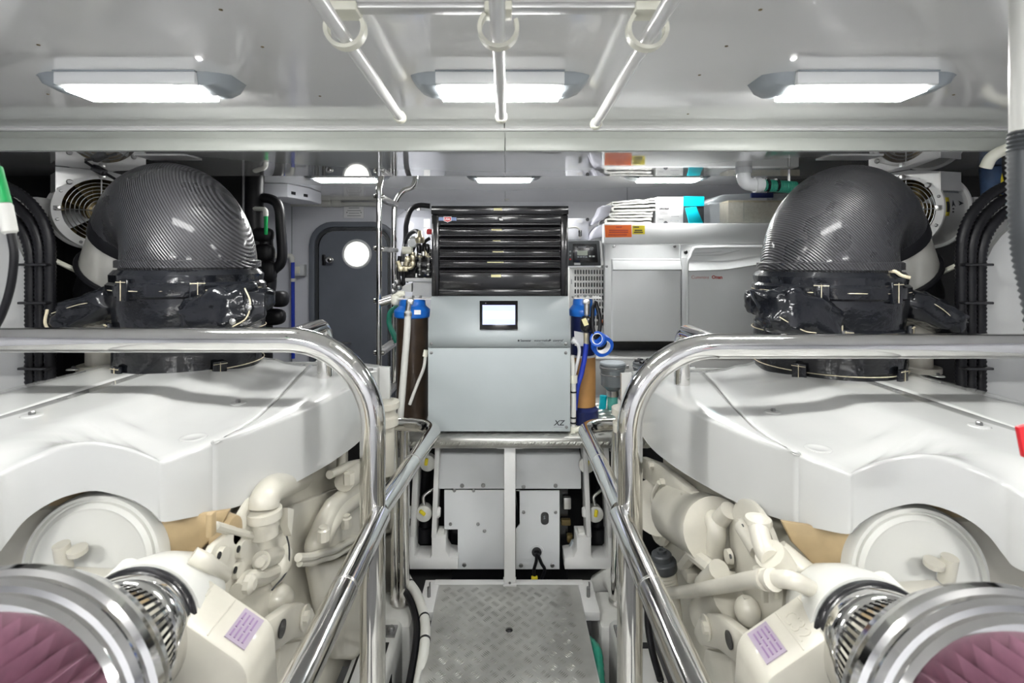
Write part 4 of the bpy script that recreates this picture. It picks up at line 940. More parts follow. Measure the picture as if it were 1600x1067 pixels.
# --- white cradle that carries it
cr = thing('generator_cradle', 'white steel cradle with uprights either side of the lower generator', 'frame', (0.02, 2.47, -0.05))
cy0 = 2.47
for sg in (0, 1):
    M_ = (lambda x: x) if sg == 0 else (lambda x: 1598 - x)
    base = [(626, 887), (626, 850), (628, 838), (641, 838), (641, 836), (648, 836), (648, 866), (651, 870), (672, 870), (675, 866), (675, 838), (697, 838), (697, 858), (702, 868), (716, 870), (716, 887)]
    MB().prism(XZ([(M_(a), b_) for a, b_ in base], cy0), cy0 - 0.012, cy0 + 0.10).build('base', 'white_paint', cr, bevel=0.002)
    for (xa, ya), (xb, yb), w_ in (((652, 690), (645, 838), 8), ((684, 690), (678, 838), 7)):
        MB().prism(XZ([(M_(xa - w_ / 2), ya), (M_(xa + w_ / 2), ya), (M_(xb + w_ / 2), yb), (M_(xb - w_ / 2), yb)], cy0), cy0 - 0.012, cy0 + 0.10).build('upright', 'white_paint', cr, bevel=0.002)
    for px, py in ((633, 836), (690, 832)): MB().box(P(M_(px), py, cy0 + 0.04), (0.035, 0.06, 0.035)).build('pad', 'fiberglass', cr, bevel=0.008)
    for px, py in ((642, 800), (684.5, 800)): MB().lathe([(0.028, -0.02), (0.028, 0.0), (0.02, 0.012)], P(M_(px), py, cy0 + 0.03), (1 if sg == 0 else -1, 0, 0), 16).build('mount_knob', 'white_paint', cr)
for px, py, lab in ((662, 803, 'white round drain valve with yellow lever, left of lower generator'), (668, 724, 'upper white round valve with yellow lever, left side under platform'), (930.5, 804, 'white round drain valve with yellow lever, right of lower generator'), (917, 727, 'upper white round valve partly behind right handrail')):
    v_ = thing('drain_valve', lab, 'valve', P(px, py, cy0 + 0.02), 'yellow lever drain valves')
    p = P(px, py, cy0 + 0.02)
    MB().lathe([(0.034, 0.05), (0.038, 0.02), (0.039, 0.0), (0.030, -0.006), (0.001, -0.007)], p, (0, 1, 0), 24).build('body', 'white_plastic', v_)
    MB().box(p + Vector((-0.004 if px < 800 else 0.0, -0.012, 0.012)), (0.016, 0.014, 0.034), Matrix.Rotation(-0.9 if px < 700 and py > 780 else 0.15, 3, 'Y')).build('lever', 'yellow', v_, bevel=0.004)
    MB().tube(smooth_path([p + Vector((0, 0.02, 0.035)), p + Vector((-0.005, 0.03, 0.07)), p + Vector((0.02, 0.04, 0.09)), p + Vector((0.04, 0.05, 0.10))]), 0.008).build('pipe', 'steel', v_)
for sg, px in ((0, 664), (1, 934)):
    c_ = thing('dark_hose', 'black hose behind the cradle uprights, %s side' % ('left', 'right')[sg], 'hose', P(px, 800, 2.62), 'dark hoses behind the cradle')
    MB().tube(smooth_path([P(px - 4, 835, 2.6), P(px + 4, 800, 2.62), P(px - 2, 760, 2.62), P(px + 4, 715, 2.6)]), 0.03, 12).build('tube', 'black_rubber', c_)
    MB().cyl(P(px, 842, 2.6), P(px, 822, 2.6), 0.042, 16).build('boot', 'black_rubber', c_)

# ------------------------------------------------------------------ engine bearers and hoses beside the floor plate
for sx, side in ((-1, 'left'), (1, 'right')):
    b_ = thing('engine_bearer', 'white engine bearer with black recess beside the %s of the floor plate' % side, 'bearer', (sx * 0.55, 1.6, -0.2))
    MB().prism_dir([(sx * 0.43, 0.8, FLOOR), (sx * 0.43, 0.8, -0.02), (sx * 0.45, 0.8, 0.0), (sx * 0.58, 0.8, 0.0), (sx * 0.58, 0.8, FLOOR)], (0, 1.34, 0)).build('beam', 'fiberglass', b_, bevel=0.012)
    MB().span((sx * 0.40, 2.16, FLOOR), (sx * 0.62, 2.40, -0.05)).build('step', 'fiberglass', b_, bevel=0.02)
    MB().span((sx * 0.455, 1.45, -0.002), (sx * 0.56, 2.0, 0.004)).build('recess', 'black', b_)
    MB().span((sx * 0.475, 1.47, 0.0), (sx * 0.55, 1.96, 0.012)).build('recess_lid', 'white_paint', b_, bevel=0.004)
    MB().span((sx * 0.44, 2.03, 0.0), (sx * 0.53, 2.09, 0.008)).build('bolt_plate', 'bolt', b_)
    bolts(b_, [(sx * 0.46, 2.06, 0.008)], (0, 0, 1), 0.014, 0.016)
    MB().box((sx * 0.429, 1.75, -0.12), (0.004, 0.35, 0.12)).build('side_slot', 'black', b_)
hs = thing('bilge_hose', 'white hose with black ties running beside left edge of floor plate', 'hose', P(650, 960, 2.1))
hp = smooth_path([P(628, 880, 2.42), P(636, 905, 2.36), P(652, 930, 2.25), P(663, 965, 2.12), P(664, 1000, 2.0), P(657, 1050, 1.88), P(646, 1110, 1.75)])
MB().tube(hp, 0.020, 14).build('tube', 'white_plastic', hs)
for k in (8, 18, 24): MB().lathe([(0.022, -0.004), (0.022, 0.004)], hp[k], hp[k + 1] - hp[k], 14).build('cable_tie', 'black', hs)
MB().tube([p + Vector((-0.035, 0.01, -0.02)) for p in hp], 0.016, 10).build('companion_hose', 'black_rubber', hs)
ph = thing('bilge_pipe', 'white pipe elbow and trunk behind right side of floor plate', 'pipe', P(955, 910, 2.4))
MB().tube(smooth_path([P(935, 915, 2.5), P(955, 905, 2.45), P(968, 925, 2.35), P(972, 960, 2.3)]), 0.05, 16).build('elbow', 'fiberglass', ph)
gh = thing('green_bilge_hose', 'ribbed dark green hose low beside right edge of floor plate', 'hose', P(935, 1030, 1.95))
MB().tube(smooth_path([P(918, 1000, 2.1), P(932, 1015, 2.0), P(936, 1045, 1.92), P(938, 1090, 1.85)]), [0.018 + 0.002 * (k % 2) for k in range(19)], 12).build('tube', 'green_hose', gh)

# ------------------------------------------------------------------ blue capped water filters beside the watermaker
def filt(px0, px1, ptop, pcap, pbot, Y, body, label):
    cx = P((px0 + px1) / 2, 0, Y).x; r = (px1 - px0) / 2 * Y / FX
    z = lambda py: P(0, py, Y).z
    t = thing('water_filter', label, 'filter', (cx, Y, PT))
    MB().lathe([(r * 0.62, z(ptop)), (r * 0.70, z(ptop + 3)), (r * 0.72, z(ptop + 10)), (r * 0.95, z(ptop + 16)), (r, z(ptop + 18)), (r, z(pcap - 2)), (r * 0.95, z(pcap)), (r * 0.6, z(pcap))][::-1], (cx, Y, 0), (0, 0, 1), 40).build('cap', 'blue', t)
    MB().lathe([(r * 0.80, PT + 0.01), (r * 0.86, PT + 0.03), (r * 0.86, z(pcap))], (cx, Y, 0), (0, 0, 1), 36).build('bowl', body, t)
    MB().span((cx - r * 0.7, Y - 0.04, z(ptop)), (cx + r * 1.3, Y + 0.06, z(ptop - 2))).build('bracket', 'white_paint', t)
    for s in (-0.4, 0.1, 0.5): MB().cyl((cx + r * s, Y - 0.03, z(ptop - 2)), (cx + r * s, Y - 0.03, z(ptop - 6)), 0.006, 8).build('bracket_bolt', 'bolt', t)
    return t, cx, r, z
t, cx, r, z = filt(616, 673, 467, 495, 640, 2.58, 'filter_dark', 'water filter with blue cap and dark brown bowl left of the watermaker')
p = P(640, 472, 2.49); MB().lathe([(0.018, 0.05), (0.018, 0.0), (0.012, -0.004)], p, (0, 1, 0), 16).build('port', 'steel', t)
MB().cyl(P(639, 474, 2.475), P(637, 488, 2.475), 0.013).build('barb', 'steel', t)
MB().box((P(652, 487, 2.48).x, 2.485, P(652, 488, 2.48).z), (0.032, 0.003, 0.022)).build('sticker', 'label_white', t)
wh = thing('white_hose', 'white reinforced hose hanging down from left blue filter cap', 'hose', P(628, 640, 2.44))
MB().tube(smooth_path([P(637.5, 486, 2.47), P(636, 520, 2.46), P(632, 570, 2.45), P(628, 620, 2.44), P(625, 655, 2.44)]), 0.0165, 14).build('tube', 'white_plastic', wh)
MB().lathe([(0.019, -0.008), (0.019, 0.008)], P(637.4, 491, 2.47), (0, 0, 1), 16).build('clip', 'steel', wh)
tb = thing('white_tube', 'thin white tube curving out from left side of the watermaker', 'tube', P(640, 635, 2.42))
MB().tube(smooth_path([P(665, 553, 2.43), P(662, 575, 2.42), P(652, 600, 2.42), P(640, 632, 2.42)]), 0.0075, 10).build('tube', 'white_plastic', tb)
MB().cyl(P(666, 547, 2.43), P(664, 557, 2.43), 0.012, 10).build('fitting', 'ivory', tb)
t, cx, r, z = filt(889, 932, 466, 493, 635, 2.58, 'navy', 'water filter with blue cap and orange brown bowl right of the watermaker')
MB().lathe([(0.064, z(632)), (0.064, z(556))], (cx, 2.58, 0), (0, 0, 1), 36).build('element', 'filter_media', t)
MB().lathe([(0.066, z(556)), (0.066, z(553))], (cx, 2.58, 0), (0, 0, 1), 36).build('element_rim', 'light_grey', t)
MB().lathe([(0.078, PT), (0.078, z(638)), (0.06, z(633))], (cx, 2.58, 0), (0, 0, 1), 36).build('base', 'navy', t)
MB().prism_dir([P(897, 517, 2.512), P(914, 520, 2.512), P(914, 541, 2.512), P(898, 540, 2.512)], (0, -0.002, 0)).build('sticker', 'label_white', t)
p = P(917, 472, 2.50); MB().lathe([(0.018, 0.05), (0.018, 0.0), (0.012, -0.004)], p, (0, 1, 0), 16).build('port', 'steel', t)
MB().cyl(P(917, 474, 2.485), P(917, 492, 2.485), 0.014).build('barb', 'steel', t)
vz = MB().ball(P(916, 506, 2.47), (0.03, 0.025, 0.04), 0.7).build('valve_body', 'black', t)
MB().box(P(914, 503, 2.44), (0.022, 0.012, 0.034), Matrix.Rotation(-0.4, 3, 'Y')).build('valve_tag', 'pale_yellow', vz)
MB().cyl(P(916, 520, 2.47), P(916, 537, 2.47), 0.013).build('valve_tail', 'brass', t)
bt = thing('blue_tube', 'bright blue tube running down in front of orange brown filter', 'tube', P(902, 620, 2.44))
MB().tube(smooth_path([P(916, 535, 2.47), P(914, 555, 2.465), P(908, 585, 2.46), P(902, 605, 2.45), P(898, 640, 2.46)]), 0.0125, 12).build('tube', 'pipe_blue', bt)
gt = thing('grey_tube', 'thin grey tube bending beside right edge of the watermaker', 'tube', P(896, 600, 2.43))
MB().tube(smooth_path([P(893, 533, 2.44), P(902, 537, 2.43), P(905, 550, 2.43), P(900, 575, 2.43), P(896, 590, 2.43)]), 0.008, 10).build('tube', 'light_grey', gt)
MB().cyl(P(893, 530, 2.44), P(898, 534, 2.44), 0.016, 12).build('fitting', 'light_grey', gt)
wp = thing('white_standpipe', 'white pipe with black ties up the right side of the watermaker', 'pipe', P(895, 675, 2.41))
MB().tube(smooth_path([P(893, 555, 2.43), P(895, 580, 2.42), P(896, 600, 2.42), P(896, 640, 2.42), P(895, 676, 2.42)]), 0.0125, 12).build('tube', 'white_plastic', wp)
for py in (592, 672): MB().cyl(P(896, py - 6, 2.42), P(896, py + 6, 2.42), 0.019, 12).build('fitting', 'ivory', wp)
for py in (612, 652, 660): MB().cyl(P(896, py - 1, 2.42), P(896, py + 1, 2.42), 0.0155, 12).build('cable_tie', 'black', wp)
MB().tube([P(896, 673, 2.41), P(907, 670, 2.42)], 0.014, 10).build('elbow', 'ivory', wp)
# tape rolls hung by a black strap
st = tag(MB().tube(smooth_path([P(930, 472, 2.50), P(926, 485, 2.46), P(926, 510, 2.44), P(931, 528, 2.43), P(937, 515, 2.45), P(937, 495, 2.47), P(931, 472, 2.50)], 5), 0.010, 8).build('strap', 'black_rubber'), 'black strap looped from right blue filter cap holding tape rolls', 'strap')
for px, py, R_, r_, Y_, ax, lab in ((935, 530, 0.036, 0.026, 2.42, (0.5, 0.75, -0.25), 'smaller upright roll of blue tape hanging on the black strap'), (941, 540, 0.052, 0.034, 2.45, (-0.25, 0.9, 0.3), 'larger roll of blue tape hanging behind the smaller roll')):
    tr = thing('tape_roll', lab, 'tape', P(px, py, Y_), 'blue tape rolls on the strap')
    MB().lathe([(r_, -0.015), (R_, -0.015), (R_, 0.015), (r_, 0.015), (r_, -0.015)], P(px, py, Y_), ax, 36, caps=False).build('tape', 'tape_blue', tr)
    MB().lathe([(r_ - 0.002, -0.0155), (r_ + 0.001, -0.0155), (r_ + 0.001, 0.0155), (r_ - 0.002, 0.0155), (r_ - 0.002, -0.0155)], P(px, py, Y_), ax, 36, caps=False).build('core', 'label_white', tr)
# ------------------------------------------------------------------ large generator in its white sound box, right of the tool chest
GY = 3.32
def gx(px): return P(px, 0, GY).x
def gz(py): return P(0, py, GY).z
gn = thing('generator_set', 'large white generator sound box with red lettering behind right engine', 'generator', (1.1, GY + 0.2, gz(533)))
GX1 = 1.90
MB().span((gx(944), GY + 0.012, gz(533)), (GX1, GY + 0.34, gz(352))).build('enclosure', 'gen_panel', gn, bevel=0.004)
MB().span((gx(943), GY - 0.006, gz(381)), (GX1, GY + 0.33, gz(349))).build('top_cover', 'gen_panel', gn, bevel=0.006)
dl = MB().span((gx(945), GY, gz(533)), (gx(1061), GY + 0.02, gz(382))).build('left_door', 'gen_panel', gn, bevel=0.003)
MB().span((gx(955), GY - 0.018, gz(533)), (gx(1063), GY + 0.01, gz(404))).build('raised_panel', 'gen_panel', dl, bevel=0.010, seg=3)
MB().prism_dir([(gx(956), GY - 0.012, gz(404)), (gx(956), GY - 0.045, gz(421)), (gx(956), GY - 0.016, gz(423))], (gx(1062) - gx(956), 0, 0)).build('ledge', 'gen_panel', dl, bevel=0.002)
for px, py in ((959, 385), (1054, 385), (948, 416)): bolts(dl, [P(px, py, GY - 0.001)], (0, -1, 0), 0.009, 0.008)
drr = MB().span((gx(1064), GY, gz(533)), (GX1, GY + 0.02, gz(382))).build('right_door', 'gen_panel', gn, bevel=0.003)
pl = [(1074, 533), (1074, 408), (1080, 398), (1084, 388), (1200, 386), (1330, 386), (1330, 533)]
MB().prism([(gx(a), gz(b_)) for a, b_ in pl], GY - 0.014, GY + 0.01).build('raised_panel', 'gen_panel', drr, bevel=0.008, seg=3)
tops = [(1076, 406), (1130, 407), (1160, 403), (1200, 396), (1260, 390), (1330, 386)]; bots = [(1076, 423), (1130, 421), (1160, 417), (1200, 411), (1260, 405), (1330, 402)]
tp = smooth_path([P(a, b_, GY - 0.013) for a, b_ in tops], 4); bo = smooth_path([P(a, b_, GY - 0.044) for a, b_ in bots], 4)
MB().grid([tp, bo, [p + Vector((0, 0.030, -0.004)) for p in bo]]).build('swoosh', 'gen_panel', drr, angle=25)
MB().tube(smooth_path([P(a, b_, GY - 0.014) for a, b_ in ((1074, 530), (1074, 440), (1074, 410), (1079, 400), (1083, 390), (1092, 387), (1150, 386), (1240, 386))]), 0.010, 8).build('edge_bead', 'gen_panel', drr)
for pts in ([(1083, 395), (1110, 394.5), (1128, 392)], [(1083, 399), (1125, 398), (1155, 391)]):
    MB().tube([P(a, b_, GY - 0.015) for a, b_ in pts], 0.004, 6).build('groove', 'light_grey', drr)
bolts(drr, [P(1071, 394, GY - 0.001)], (0, -1, 0), 0.013, 0.012, 'black')
MB().span((gx(1064), GY - 0.02, gz(533)), (gx(1073), GY, gz(402))).build('edge_strip', 'gen_panel', drr, bevel=0.004)
text('lettering', 'Cummins', 0.030, 'red_text', drr, P(1080, 435.5, GY - 0.0146), rotv, bold=-0.0004)
text('lettering', 'Onan', 0.031, 'red_text', drr, P(1112, 435.5, GY - 0.0146), rotv, bold=0.001)
wl = MB().prism([(gx(a), gz(b_)) for a, b_ in [(944.5, 352), (986, 351.5), (986.5, 370.5), (945.5, 371)]], GY - 0.009, GY - 0.0062).build('warning_label', 'orange', gn)
for py, a, b_ in ((355, 962, 971), (360, 951, 981), (363, 951, 981), (367, 950, 979)): MB().span((gx(a), GY - 0.0098, gz(py + 0.7)), (gx(b_), GY - 0.009, gz(py - 0.7))).build('print_line', 'red_text', wl)
yl = MB().prism([(gx(a), gz(b_)) for a, b_ in [(987.5, 352.5), (1007, 352.5), (1007, 366), (987.5, 366)]], GY - 0.009, GY - 0.0062).build('warning_label', 'yellow', gn)
for py, a, b_ in ((355, 989, 998), (360, 991, 1003), (363, 990, 1004)): MB().span((gx(a), GY - 0.0098, gz(py + 0.8)), (gx(b_), GY - 0.009, gz(py - 0.8))).build('print_line', 'ink', yl)
# louvred side box
lv = thing('louvre_box', 'white box with rows of slots between tool chest and generator', 'vent', (gx(915), GY, gz(533)))
MB().span((gx(890), GY + 0.02, gz(533)), (gx(942.5), GY + 0.3, gz(418))).build('box', 'white_paint', lv, bevel=0.003)
slot0 = None
for r_ in range(9):
    for c_ in range(11):
        p = P(899.5 + c_ * 4.3, 425 + r_ * 10.1, GY)
        M = Matrix.Translation((p.x, GY + 0.0185, p.z))
        if slot0 is None:
            slot0 = MB().prism(rrect(-0.0048, 0.0048, -0.0148, 0.0148, 0.004, 2), -0.001, 0.0015).build('slot', 'black', lv, smooth=False); slot0.matrix_basis = M
        else: inst(slot0, lv, M)
MB().box(P(890 + 3, 440, GY + 0.018), (0.006, 0.002, 0.03)).build('mark', 'grey_ink', lv)
MB().span((gx(936), GY + 0.014, gz(505)), (gx(942), GY + 0.019, gz(500))).build('sticker', 'orange', lv)
# control panel on top of it
cp = thing('control_panel', 'black control panel with small display beside the tool chest', 'control panel', P(915, 417, GY))
pn = MB().prism_dir([P(888, 376.5, GY - 0.01), P(936, 376, GY - 0.01), P(938.5, 415, GY - 0.01), P(888, 415.5, GY - 0.01)], (0, 0.10, 0)).build('housing', 'dark_grey', cp, bevel=0.003)
MB().prism_dir([P(936.8, 376, GY - 0.006), P(940, 377, GY - 0.006), P(943, 414, GY - 0.006), P(938.9, 415, GY - 0.006)], (0, 0.11, 0)).build('side_cheek', 'white_paint', cp)
MB().prism_dir([P(895, 381, GY - 0.0115), P(932, 381, GY - 0.0115), P(934, 410, GY - 0.0115), P(895, 410, GY - 0.0115)], (0, -0.004, 0)).build('face', 'black', cp, bevel=0.002)
MB().prism_dir([P(902, 391.5, GY - 0.016), P(918, 391.5, GY - 0.016), P(918, 399, GY - 0.016), P(902, 399, GY - 0.016)], (0, -0.002, 0)).build('display', 'lcd', cp)
for k in range(4): MB().box(P(903.5 + k * 4.2, 401.5, GY - 0.017), (0.013, 0.003, 0.009)).build('button', 'grey', cp, bevel=0.001)
for k in range(2): MB().box(P(922 + k * 5.5, 400.5, GY - 0.017), (0.016, 0.003, 0.010)).build('button', 'light_grey', cp, bevel=0.001)
for px, py, w_ in ((909.5, 386, 0.055), (924, 387, 0.02), (924, 390, 0.02)): MB().box(P(px, py, GY - 0.0162), (w_, 0.0012, 0.007)).build('print_line', 'grey_ink', cp)
MB().box(P(902, 412.3, GY - 0.0112), (0.04, 0.002, 0.014)).build('sticker', 'label_white', cp)
for py in (393, 399, 405): MB().cyl(P(891, py, GY - 0.010), P(891, py, GY - 0.014), 0.006, 10).build('indicator', 'grey' if py < 404 else 'red', cp)
# junction box with looped leads above the panel
jb = thing('wall_box', 'white box with a looped cable on top of the louvre box', 'box', P(905, 372, 3.42))
MB().span(P(886, 375, 3.45), P(919.5, 341, 3.45) + Vector((0, 0.10, 0))).build('box', 'wall', jb, bevel=0.004)
MB().prism_dir([P(901, 343.5, 3.445), P(910, 343.5, 3.445), P(910, 348, 3.445), P(901, 348, 3.445)], (0, -0.002, 0)).build('sticker', 'label_white', jb)
MB().tube(smooth_path([P(888, 356, 3.41), P(900, 355, 3.40), P(906, 360, 3.40), P(906, 372, 3.40)]), 0.006, 8).build('cable', 'white_plastic', jb)
MB().cyl(P(906.5, 360, 3.39), P(906.5, 369, 3.39), 0.012, 10).build('plug', 'black', jb)
MB().cyl(P(918, 343, 3.44), P(918, 343, 3.41), 0.012, 10).build('knob', 'black', jb)
# folded sheet and towels
def cloth_fold(name, material, px0, px1, pyc, h, Y, dep, label, group, seed, fold=True, tilt=0.0):
    a = P(px0, pyc, Y); b_ = P(px1, pyc - tilt, Y); th = h * Y / FX / 2
    n = 18; mb = MB(); rows = []
    loop = []
    lay = [(0.0, 1.0, -1.0), (1.0, 0.0, -0.15)] if fold else [(0, 1, -1)]
    pts = []
    for k in range(n + 1):
        t = k / n; pts.append(a.lerp(b_, 1 - t) + Vector((0, 0, -th + 0.004 * mnoise.noise(Vector((t * 5, seed, 0))))))
    for k in range(7):
        an = -math.pi / 2 - math.pi * k / 6; pts.append(a + Vector((math.cos(an) * th * 0.9, 0, math.sin(an) * th * 0.98)))
    for k in range(n + 1):
        t = k / n; pts.append(a.lerp(b_, t) + Vector((0, 0, th + 0.006 * mnoise.noise(Vector((t * 5, seed + 4, 0))))))
    thk = min(0.014, th * 0.8)
    inner = []
    for p in pts:
        c_ = a.lerp(b_, max(0, min(1, (p.x - a.x) / max(1e-6, b_.x - a.x))))
        d = c_ - p
        inner.append(p + d.normalized() * thk if d.length > thk else c_)
    rows = [[p for p in pts], [p + Vector((0, 0.006, 0)) for p in pts]]
    for y in (0.0, dep):
        pass
    vs = []
    o_f = [p for p in pts]; i_f = inner
    N = len(pts)
    mb.add(o_f + i_f + [p + Vector((0, dep, 0)) for p in o_f] + [p + Vector((0, dep, 0)) for p in i_f],
           [(k, k + 1, N + k + 1, N + k) for k in range(N - 1)] + [(k + 1, k, 2 * N + k, 2 * N + k + 1) for k in range(N - 1)] + [(N + k, N + k + 1, 3 * N + k + 1, 3 * N + k) for k in range(N - 1)] + [(2 * N + k, 3 * N + k, 3 * N + k + 1, 2 * N + k + 1) for k in range(N - 1)] + [(0, N, 3 * N, 2 * N), (N - 1, 3 * N - 1, 4 * N - 1, 2 * N - 1)])
    return tag(mb.build(name, material, bevel=0.0, angle=60), label, 'towel' if material == 'towel' else 'sheet', group)
ty = GY + 0.03
cloth_fold('towel', 'towel', 949, 1018, 345.5, 9, ty, 0.22, 'white folded towel at bottom of pile on the generator', 'folded white towels', 1.0)
cloth_fold('towel', 'towel', 956, 1020, 336, 8, ty, 0.22, 'white folded towel second from bottom of pile on the generator', 'folded white towels', 2.0, tilt=1)
cloth_fold('towel', 'towel', 960, 1024, 326.5, 9.5, ty, 0.22, 'white folded towel with open fold, second from top of pile', 'folded white towels', 3.0, tilt=2)
cloth_fold('towel', 'towel', 958, 1026, 318, 6.5, ty, 0.22, 'white folded towel on top of pile beside the white carton', 'folded white towels', 4.0, tilt=5)
for a, b_, lab, sd in ((((926, 352), (952, 337), (958, 320), (940, 321), (934, 336), (926, 345)), 0.0, 'pale lilac sheet hanging over the left end of towel pile', 1), (((921, 376), (946, 368), (946, 350), (936, 351), (926, 362)), 0.0, 'pale lilac cloth tucked below towels beside orange warning label', 2)):
    mb = MB().prism_dir([P(x, y, ty + 0.02) for x, y in a], (0, 0.16, 0))
    tag(mb.build('draped_sheet', 'sheet', bevel=0.012, seg=3), lab, 'sheet', 'draped lilac sheets')
# white carton with print and teal end
cb = thing('charger_carton', 'white carton with black print and teal end on the generator', 'box', P(1050, 350, GY + 0.02))
cY = GY + 0.015
MB().span(P(1026, 349.3, cY), P(1067.5, 308, cY) + Vector((0, 0.22, 0))).build('front', 'carton', cb, bevel=0.002)
MB().span(P(1068, 349.3, cY), P(1100, 307, cY) + Vector((0, 0.2, 0))).build('end', 'dark_grey', cb, bevel=0.002)
MB().prism_dir([P(1068, 307, cY - 0.001), P(1100, 307, cY - 0.001), P(1100, 322, cY - 0.001), P(1068, 322, cY - 0.001)], (0, -0.004, 0)).build('end_band', 'teal', cb)
MB().prism_dir([P(1070, 325, cY - 0.001), P(1087, 323, cY - 0.001), P(1098, 349, cY - 0.001), P(1076, 349.3, cY - 0.001)], (0, -0.012, 0)).build('end_flap', 'teal', cb, bevel=0.003)
text('lettering', '24V/40A', 0.0185, 'ink', cb, P(1030, 327.3, cY - 0.0008), rotv, bold=0.0006)
MB().box(P(1036, 315, cY - 0.0005), (0.07, 0.001, 0.005)).build('print_line', 'grey_ink', cb)
text('lettering', '24/40', 0.013, 'grey_ink', cb, P(1029.5, 343.5, cY - 0.0008), rotv)
for px, py, w_, h_ in ((1040, 319.5, 0.09, 0.003), (1038, 331, 0.06, 0.003), (1037, 334, 0.05, 0.003), (1055, 338, 0.05, 0.004), (1054, 345, 0.055, 0.004)): MB().box(P(px, py, cY - 0.0005), (w_, 0.001, h_)).build('print_line', 'grey_ink', cb)
for a in range(3):
    for b_ in range(3): MB().box(P(1055.5 + a * 2.6, 323.5 + b_ * 2.2, cY - 0.0005), (0.006, 0.001, 0.004)).build('print_mark', 'grey_ink', cb)
MB().lathe([(0.015, 0), (0.015, 0.0012)], P(1040, 350, cY - 0.0005) + Vector((0, 0, 0.004)), (0, -1, 0), 16).build('print_mark', 'ink', cb)
# clear storage bin with a brown carton inside
bn = thing('storage_bin', 'clear plastic storage bin with lid on top of the generator', 'bin', P(1150, 350, GY + 0.05))
by = GY + 0.03
bx0, bx1 = P(1107, 0, by).x, 1.80
MB().prism_dir([(bx0 + 0.02, by, gz(349)), (bx1, by, gz(349)), (bx1, by, P(0, 316, by).z), (bx0, by, P(0, 316, by).z)], (0, 0.25, 0)).build('tub', 'bin_plastic', bn, bevel=0.006)
MB().prism_dir([P(1106, 317, by - 0.012), P(1130, 304, by - 0.012), P(1176, 302, by - 0.012), P(1250, 302, by - 0.012), P(1250, 309, by - 0.012), P(1180, 310, by - 0.012), P(1135, 312, by - 0.012), P(1107, 320, by - 0.012)], (0, 0.28, 0)).build('lid', 'bin_plastic', bn, bevel=0.003)
MB().span(P(1174, 309, by - 0.016), P(1209, 301, by - 0.016) + Vector((0, 0.02, 0))).build('clip', 'navy', bn, bevel=0.006)
ct = thing('brown_carton', 'plain brown carton standing inside the clear storage bin', 'box', P(1180, 349, GY + 0.1))
MB().span(P(1138, 348, by + 0.02), P(1250, 313, by + 0.02) + Vector((0, 0.14, 0))).build('carton', 'cardboard', ct, bevel=0.003)
MB().box(P(1162, 330, by + 0.018), (0.002, 0.002, 0.13)).build('edge_line', 'dark_grey', ct)
# overhead pipe elbow with green hose
pe = thing('drain_pipe', 'white pipe elbow with clamped green hose below ceiling at right', 'pipe', P(1162, 270, 2.33))
pY = 2.33
MB().tube(arc([P(1162, 264, pY), P(1162, 288, pY), P(1192, 289, pY)], 0.05, 8), 0.030, 18).build('elbow', 'light_grey', pe)
for a, b_ in ((P(1162, 262, pY), P(1162, 271, pY)), (P(1179, 289, pY), P(1187, 289, pY))): MB().cyl(a, b_, 0.035, 20).build('collar', 'light_grey', pe)
hpts = [P(1184 + k * 1.5, 289 + 0.10 * k, pY) for k in range(40)]
MB().tube(hpts, [0.025 + 0.003 * (k % 2) for k in range(40)], 16).build('hose', 'green_hose', pe)
for px in (1186, 1198, 1213): MB().lathe([(0.031, -0.005), (0.031, 0.005)], P(px, 289.5, pY), (1, 0, 0), 18).build('clamp', 'black' if px > 1190 else 'steel', pe)
MB().tube([P(1233, 264, pY), P(1233, 285, pY)], 0.006, 8).build('hanger', 'bolt', pe)
